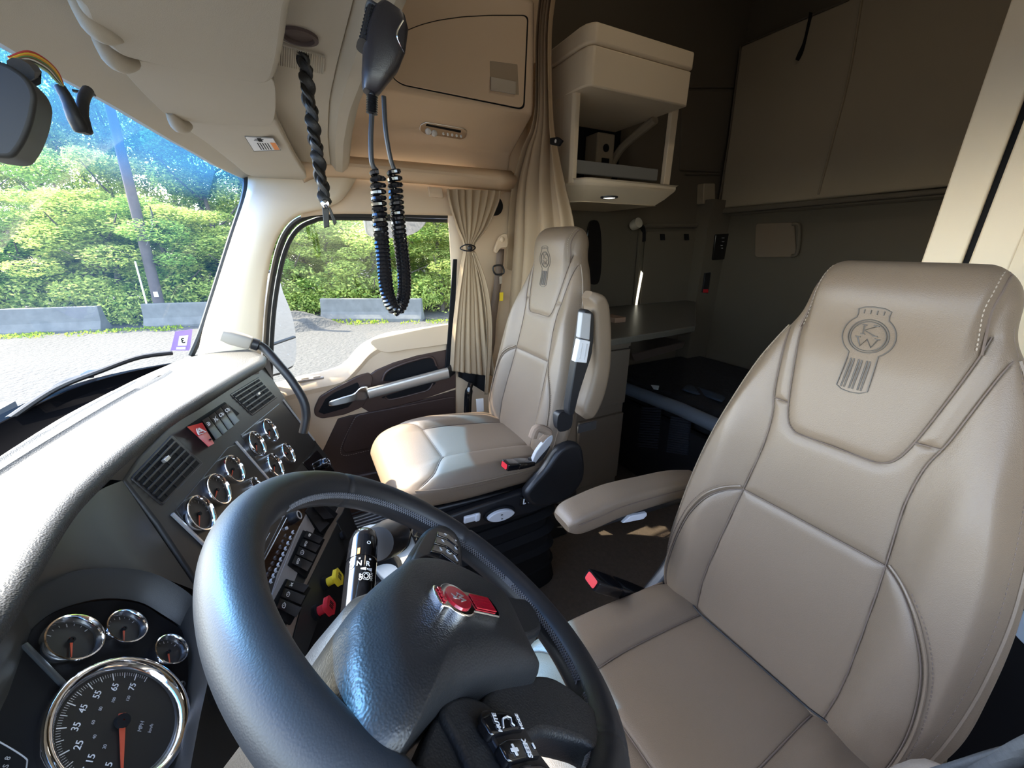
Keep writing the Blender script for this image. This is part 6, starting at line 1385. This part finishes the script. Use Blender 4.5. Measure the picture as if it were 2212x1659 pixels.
# ------------------------------------------------ outside mirrors, wiper, hood sliver
rm = empty('wing_mirror', at(608, 700, x=2.05), 'tall passenger wing mirror outside the door window', 'mirror')
mpl = Pl(at(610, 700, x=2.10), V(.74, -.67, 0), V(0, 0, -1))
pm = cr(mpl.pts([(597, 590), (610, 625), (628, 670), (638, 715), (641, 760), (636, 790), (622, 800), (598, 812), (560, 800), (560, 600)]), 4, True)
obj('mirror_housing', *prism(pm, -mpl.n * .09), M_BLACK, rm, bevel=.01, segs=3)
cm = sum(pm) / len(pm); pmi = [cm + (p - cm) * .93 + mpl.n * .004 for p in pm]; obj('mirror_glass', *prism(pmi, -mpl.n * .003), M_MIRROR, rm, smooth=False)
obj('mirror_divider', *tube([mpl.hit(590, 744, .008), mpl.hit(637, 728, .008)], .006, 8), M_BLACK, rm)
obj('mirror_arm', *tube([mpl.hit(600, 640, -.05), V(1.90, .32, mpl.hit(600, 640)[2])], .02, 10), M_BLACK, rm); obj('mirror_arm', *tube([mpl.hit(600, 780, -.05), V(1.90, .36, mpl.hit(600, 780)[2])], .02, 10), M_BLACK, rm)
hm = empty('door_mirror', at(855, 490, x=2.02), 'wide look down mirror hanging over the top of the passenger window', 'mirror')
hpl = Pl(at(855, 480, x=2.02), V(0, -1, 0), V(.80, 0, -.60))
pm = cr(hpl.pts([(788, 440), (788, 492), (800, 512), (850, 514), (895, 505), (922, 480), (928, 440)]), 4)
obj('mirror_housing', *prism(pm, -hpl.n * .05), mat('pale_mirror', (.30, .31, .33), .4), hm, bevel=.006); cm = sum(pm) / len(pm); obj('mirror_glass', *prism([cm + (p - cm) * .93 + hpl.n * .003 for p in pm], -hpl.n * .003), M_MIRROR, hm, smooth=False)
obj('mirror_arm', *tube([cm + V(.05, 0, .05), V(1.90, cm[1], .34)], .02, 10), M_BLACK, hm)
wi = empty('wiper', V(1.4, .70, -.40), 'black windshield wiper resting along the bottom of the glass', 'wiper')
def gz(px, py, off=.03):   # point just outside the glass
    best = None
    for x in np.linspace(.6, 1.9, 400):
        P = at(px, py, x=x); t = (P[2] + .50) / .84; y = wb(x) + (wt(x) - wb(x)) * t + off; e_ = abs(P[1] - y)
        if best is None or e_ < best[0]: best = (e_, P)
    return best[1]
obj('wiper_blade', *tube(cr([gz(20, 905), gz(120, 840), gz(220, 800), gz(300, 772), gz(372, 762)], 6), .009, 8), M_BLACK, wi)
obj('wiper_arm', *tube(cr([gz(90, 862, .05), gz(120, 835, .06), (gz(160, 818, .06)), gz(200, 812, .05)], 6), .007, 8), M_BLACK, wi)
obj('wiper_cap', *prism([gz(172, 812, .06), gz(190, 802, .06), gz(236, 796, .06), gz(225, 806, .05)], V(0, 0, .006)), mat('blue_grey_cap', (.2, .27, .36), .4), wi, bevel=.003)
# registration sticker on the glass
P = [gz(379, 716, -.004), gz(416, 711, -.004), gz(410, 757, -.004), gz(369, 757, -.004)]
stc = tag(obj('registration_sticker', *prism(P, V(0, .001, 0)), mat('sticker_purple', (.33, .22, .55), .6), smooth=False), 'purple registration sticker with the number 3 in the lower windshield corner', 'sticker')
def q3(u, v): a = P[0] + (P[1] - P[0]) * u; b = P[3] + (P[2] - P[3]) * u; return a + (b - a) * v
nn = nrm(np.cross(P[1] - P[0], P[3] - P[0])); nn = nn if nn @ P[0] < 0 else -nn
obj('sticker_window', *prism([q3(u, v) + nn * .001 for u, v in ((.28, .26), (.80, .26), (.78, .76), (.30, .76))], nn * .0005), M_WHITE, stc, smooth=False)
text('sticker_number', '3', q3(.54, .52) + nn * .0022, -(P[1] - P[0]), P[0] - P[3], .028, M_BLACKM, stc, bold=.0004)
obj('sticker_bar', *prism([q3(u, v) + nn * .001 for u, v in ((.25, .82), (.75, .82), (.75, .95), (.25, .95))], nn * .0005), M_WHITE, stc, smooth=False)
# ------------------------------------------------ floor things seen through the wheel
tag(obj('step_plate', *prism([at(700, 1135, z=ZF + .10), at(860, 1085, z=ZF + .10), at(930, 1110, z=ZF + .10), at(760, 1165, z=ZF + .10)], V(0, 0, -.02)), M_STRIPE, bevel=.003), 'ribbed aluminium step plate at the foot of the passenger door', 'step plate')
sp_o = bpy.data.objects['step_plate']
for i in range(7):
    t = i / 7; a = at(735 + 3 * i, 1118 + 6 * i, z=ZF + .105); b = at(880 + 3 * i, 1073 + 6 * i, z=ZF + .105); obj('tread_rib', *tube([a, b], .004, 6), M_BLACK, sp_o)
ch = empty('cup_holder', at(840, 1190, x=.85), 'pale sunlit cup holder tray with black round cups beside the steering column', 'cup holder')
P = cr(atl([(770, 1150), (800, 1132), (850, 1133), (885, 1152), (898, 1180), (902, 1225), (895, 1260), (870, 1262), (830, 1250), (790, 1200)], z=-.86), 3, True)
obj('holder_tray', *prism(P, V(0, 0, -.06)), mat('pale_green_plastic', (.75, .78, .74), .45, bump=.3, bscale=90), ch, bevel=.012, segs=3)
for px, py, r in ((848, 1165, .055), (825, 1235, .055)):
    obj('cup', *lathe(at(px, py, z=-.845), V(0, 0, 1), [(r * .8, -.05), (r, 0), (r, .012), (r * .85, .014), (r * .75, -.03), (.001, -.035)], 28), M_BLACKM, ch)
# floor rubber mat dark below the passenger seat
tag(obj('floor_mat', *prism([at(1000, 1230, z=ZF + .012), at(1225, 1150, z=ZF + .012), at(1180, 1090, z=ZF + .012), at(1050, 1020, z=ZF + .012), at(850, 1080, z=ZF + .012)], V(0, 0, -.01)), M_BLACKM, bevel=.003), 'black rubber floor mat in front of the passenger seat', 'floor mat')
# grey cloth beside the driver seat (lower right corner)
G = []
for i in range(20):
    v = i / 19; row = []
    for j in range(30):
        u = j / 29; px, py = 2000 + 330 * u, 1668 - 120 * u + 150 * v + 5 * math.sin(5 * u + 2 * v); row.append(at(px, py, y=-.46 + .10 * u - .05 * math.sin(2.5 * v)) * (1 + .02 * math.sin(11 * v + 4 * u) - .08 * v))
    G.append(row)
tag(obj('grey_cloth', *grid(G), M_JEAN, solid=.004), 'grey blue woven cloth in the bottom right corner beside the driver seat', 'cloth')
tag(obj('grey_fleece', *loft([(at(1880 + 30 * k, 1690 - 14 * math.sin(math.pi * k / 5) + 6, y=-.60), V(0, 1, 0), V(0, 0, 1), .03, .022 * (.5 + math.sin(math.pi * k / 5)), .9) for k in range(6)], 20), M_FLUFF), 'scrap of grey fleece under the lower edge of the driver backrest', 'fleece')
dsb = empty('driver_seat_belt', at(2150, 1400, y=-.85), 'pale seat belt strap running down beside the driver backrest', 'seat belt')
G = [[at(a, b, y=-.90), at(a + 22, b + 8, y=-.90)] for a, b in [(2206, 1230), (2190, 1290), (2165, 1350), (2140, 1410), (2120, 1450), (2108, 1480)]]; obj('webbing', *grid(G), M_GREYF, dsb, solid=.002)
bn = tag(obj('storage_bin', *prism(rcorner([at(*a, y=-1.16) for a in ((2030, 1700), (2085, 1500), (2130, 1400), (2200, 1240), (2290, 1230), (2330, 1800))], .02), V(0, -.10, 0)), M_BLACKM, bevel=.006), 'black storage bin behind the strap in the right hand corner', 'bin')
obj('bin_panel', *prism(rcorner([at(*a, y=-1.155) for a in ((2196, 1330), (2240, 1300), (2240, 1410), (2212, 1392), (2189, 1368))], .01), V(0, -.004, 0)), mat('pale_blue_panel', (.45, .55, .65), .3), bn, bevel=.001)  # pale blue patch on the front of the bin
# the thin dark piping in the gap of the driver cushion
P = [dcf(u, -.012 + .004 * math.sin(9 * u), lift=.004) for u in np.linspace(-.19, .13, 24)]; obj('cushion_piping', *tube(P, .0020, 6), M_BLACK, drv)
for o in bpy.data.objects:
    if '_o' in o: del o['_o']
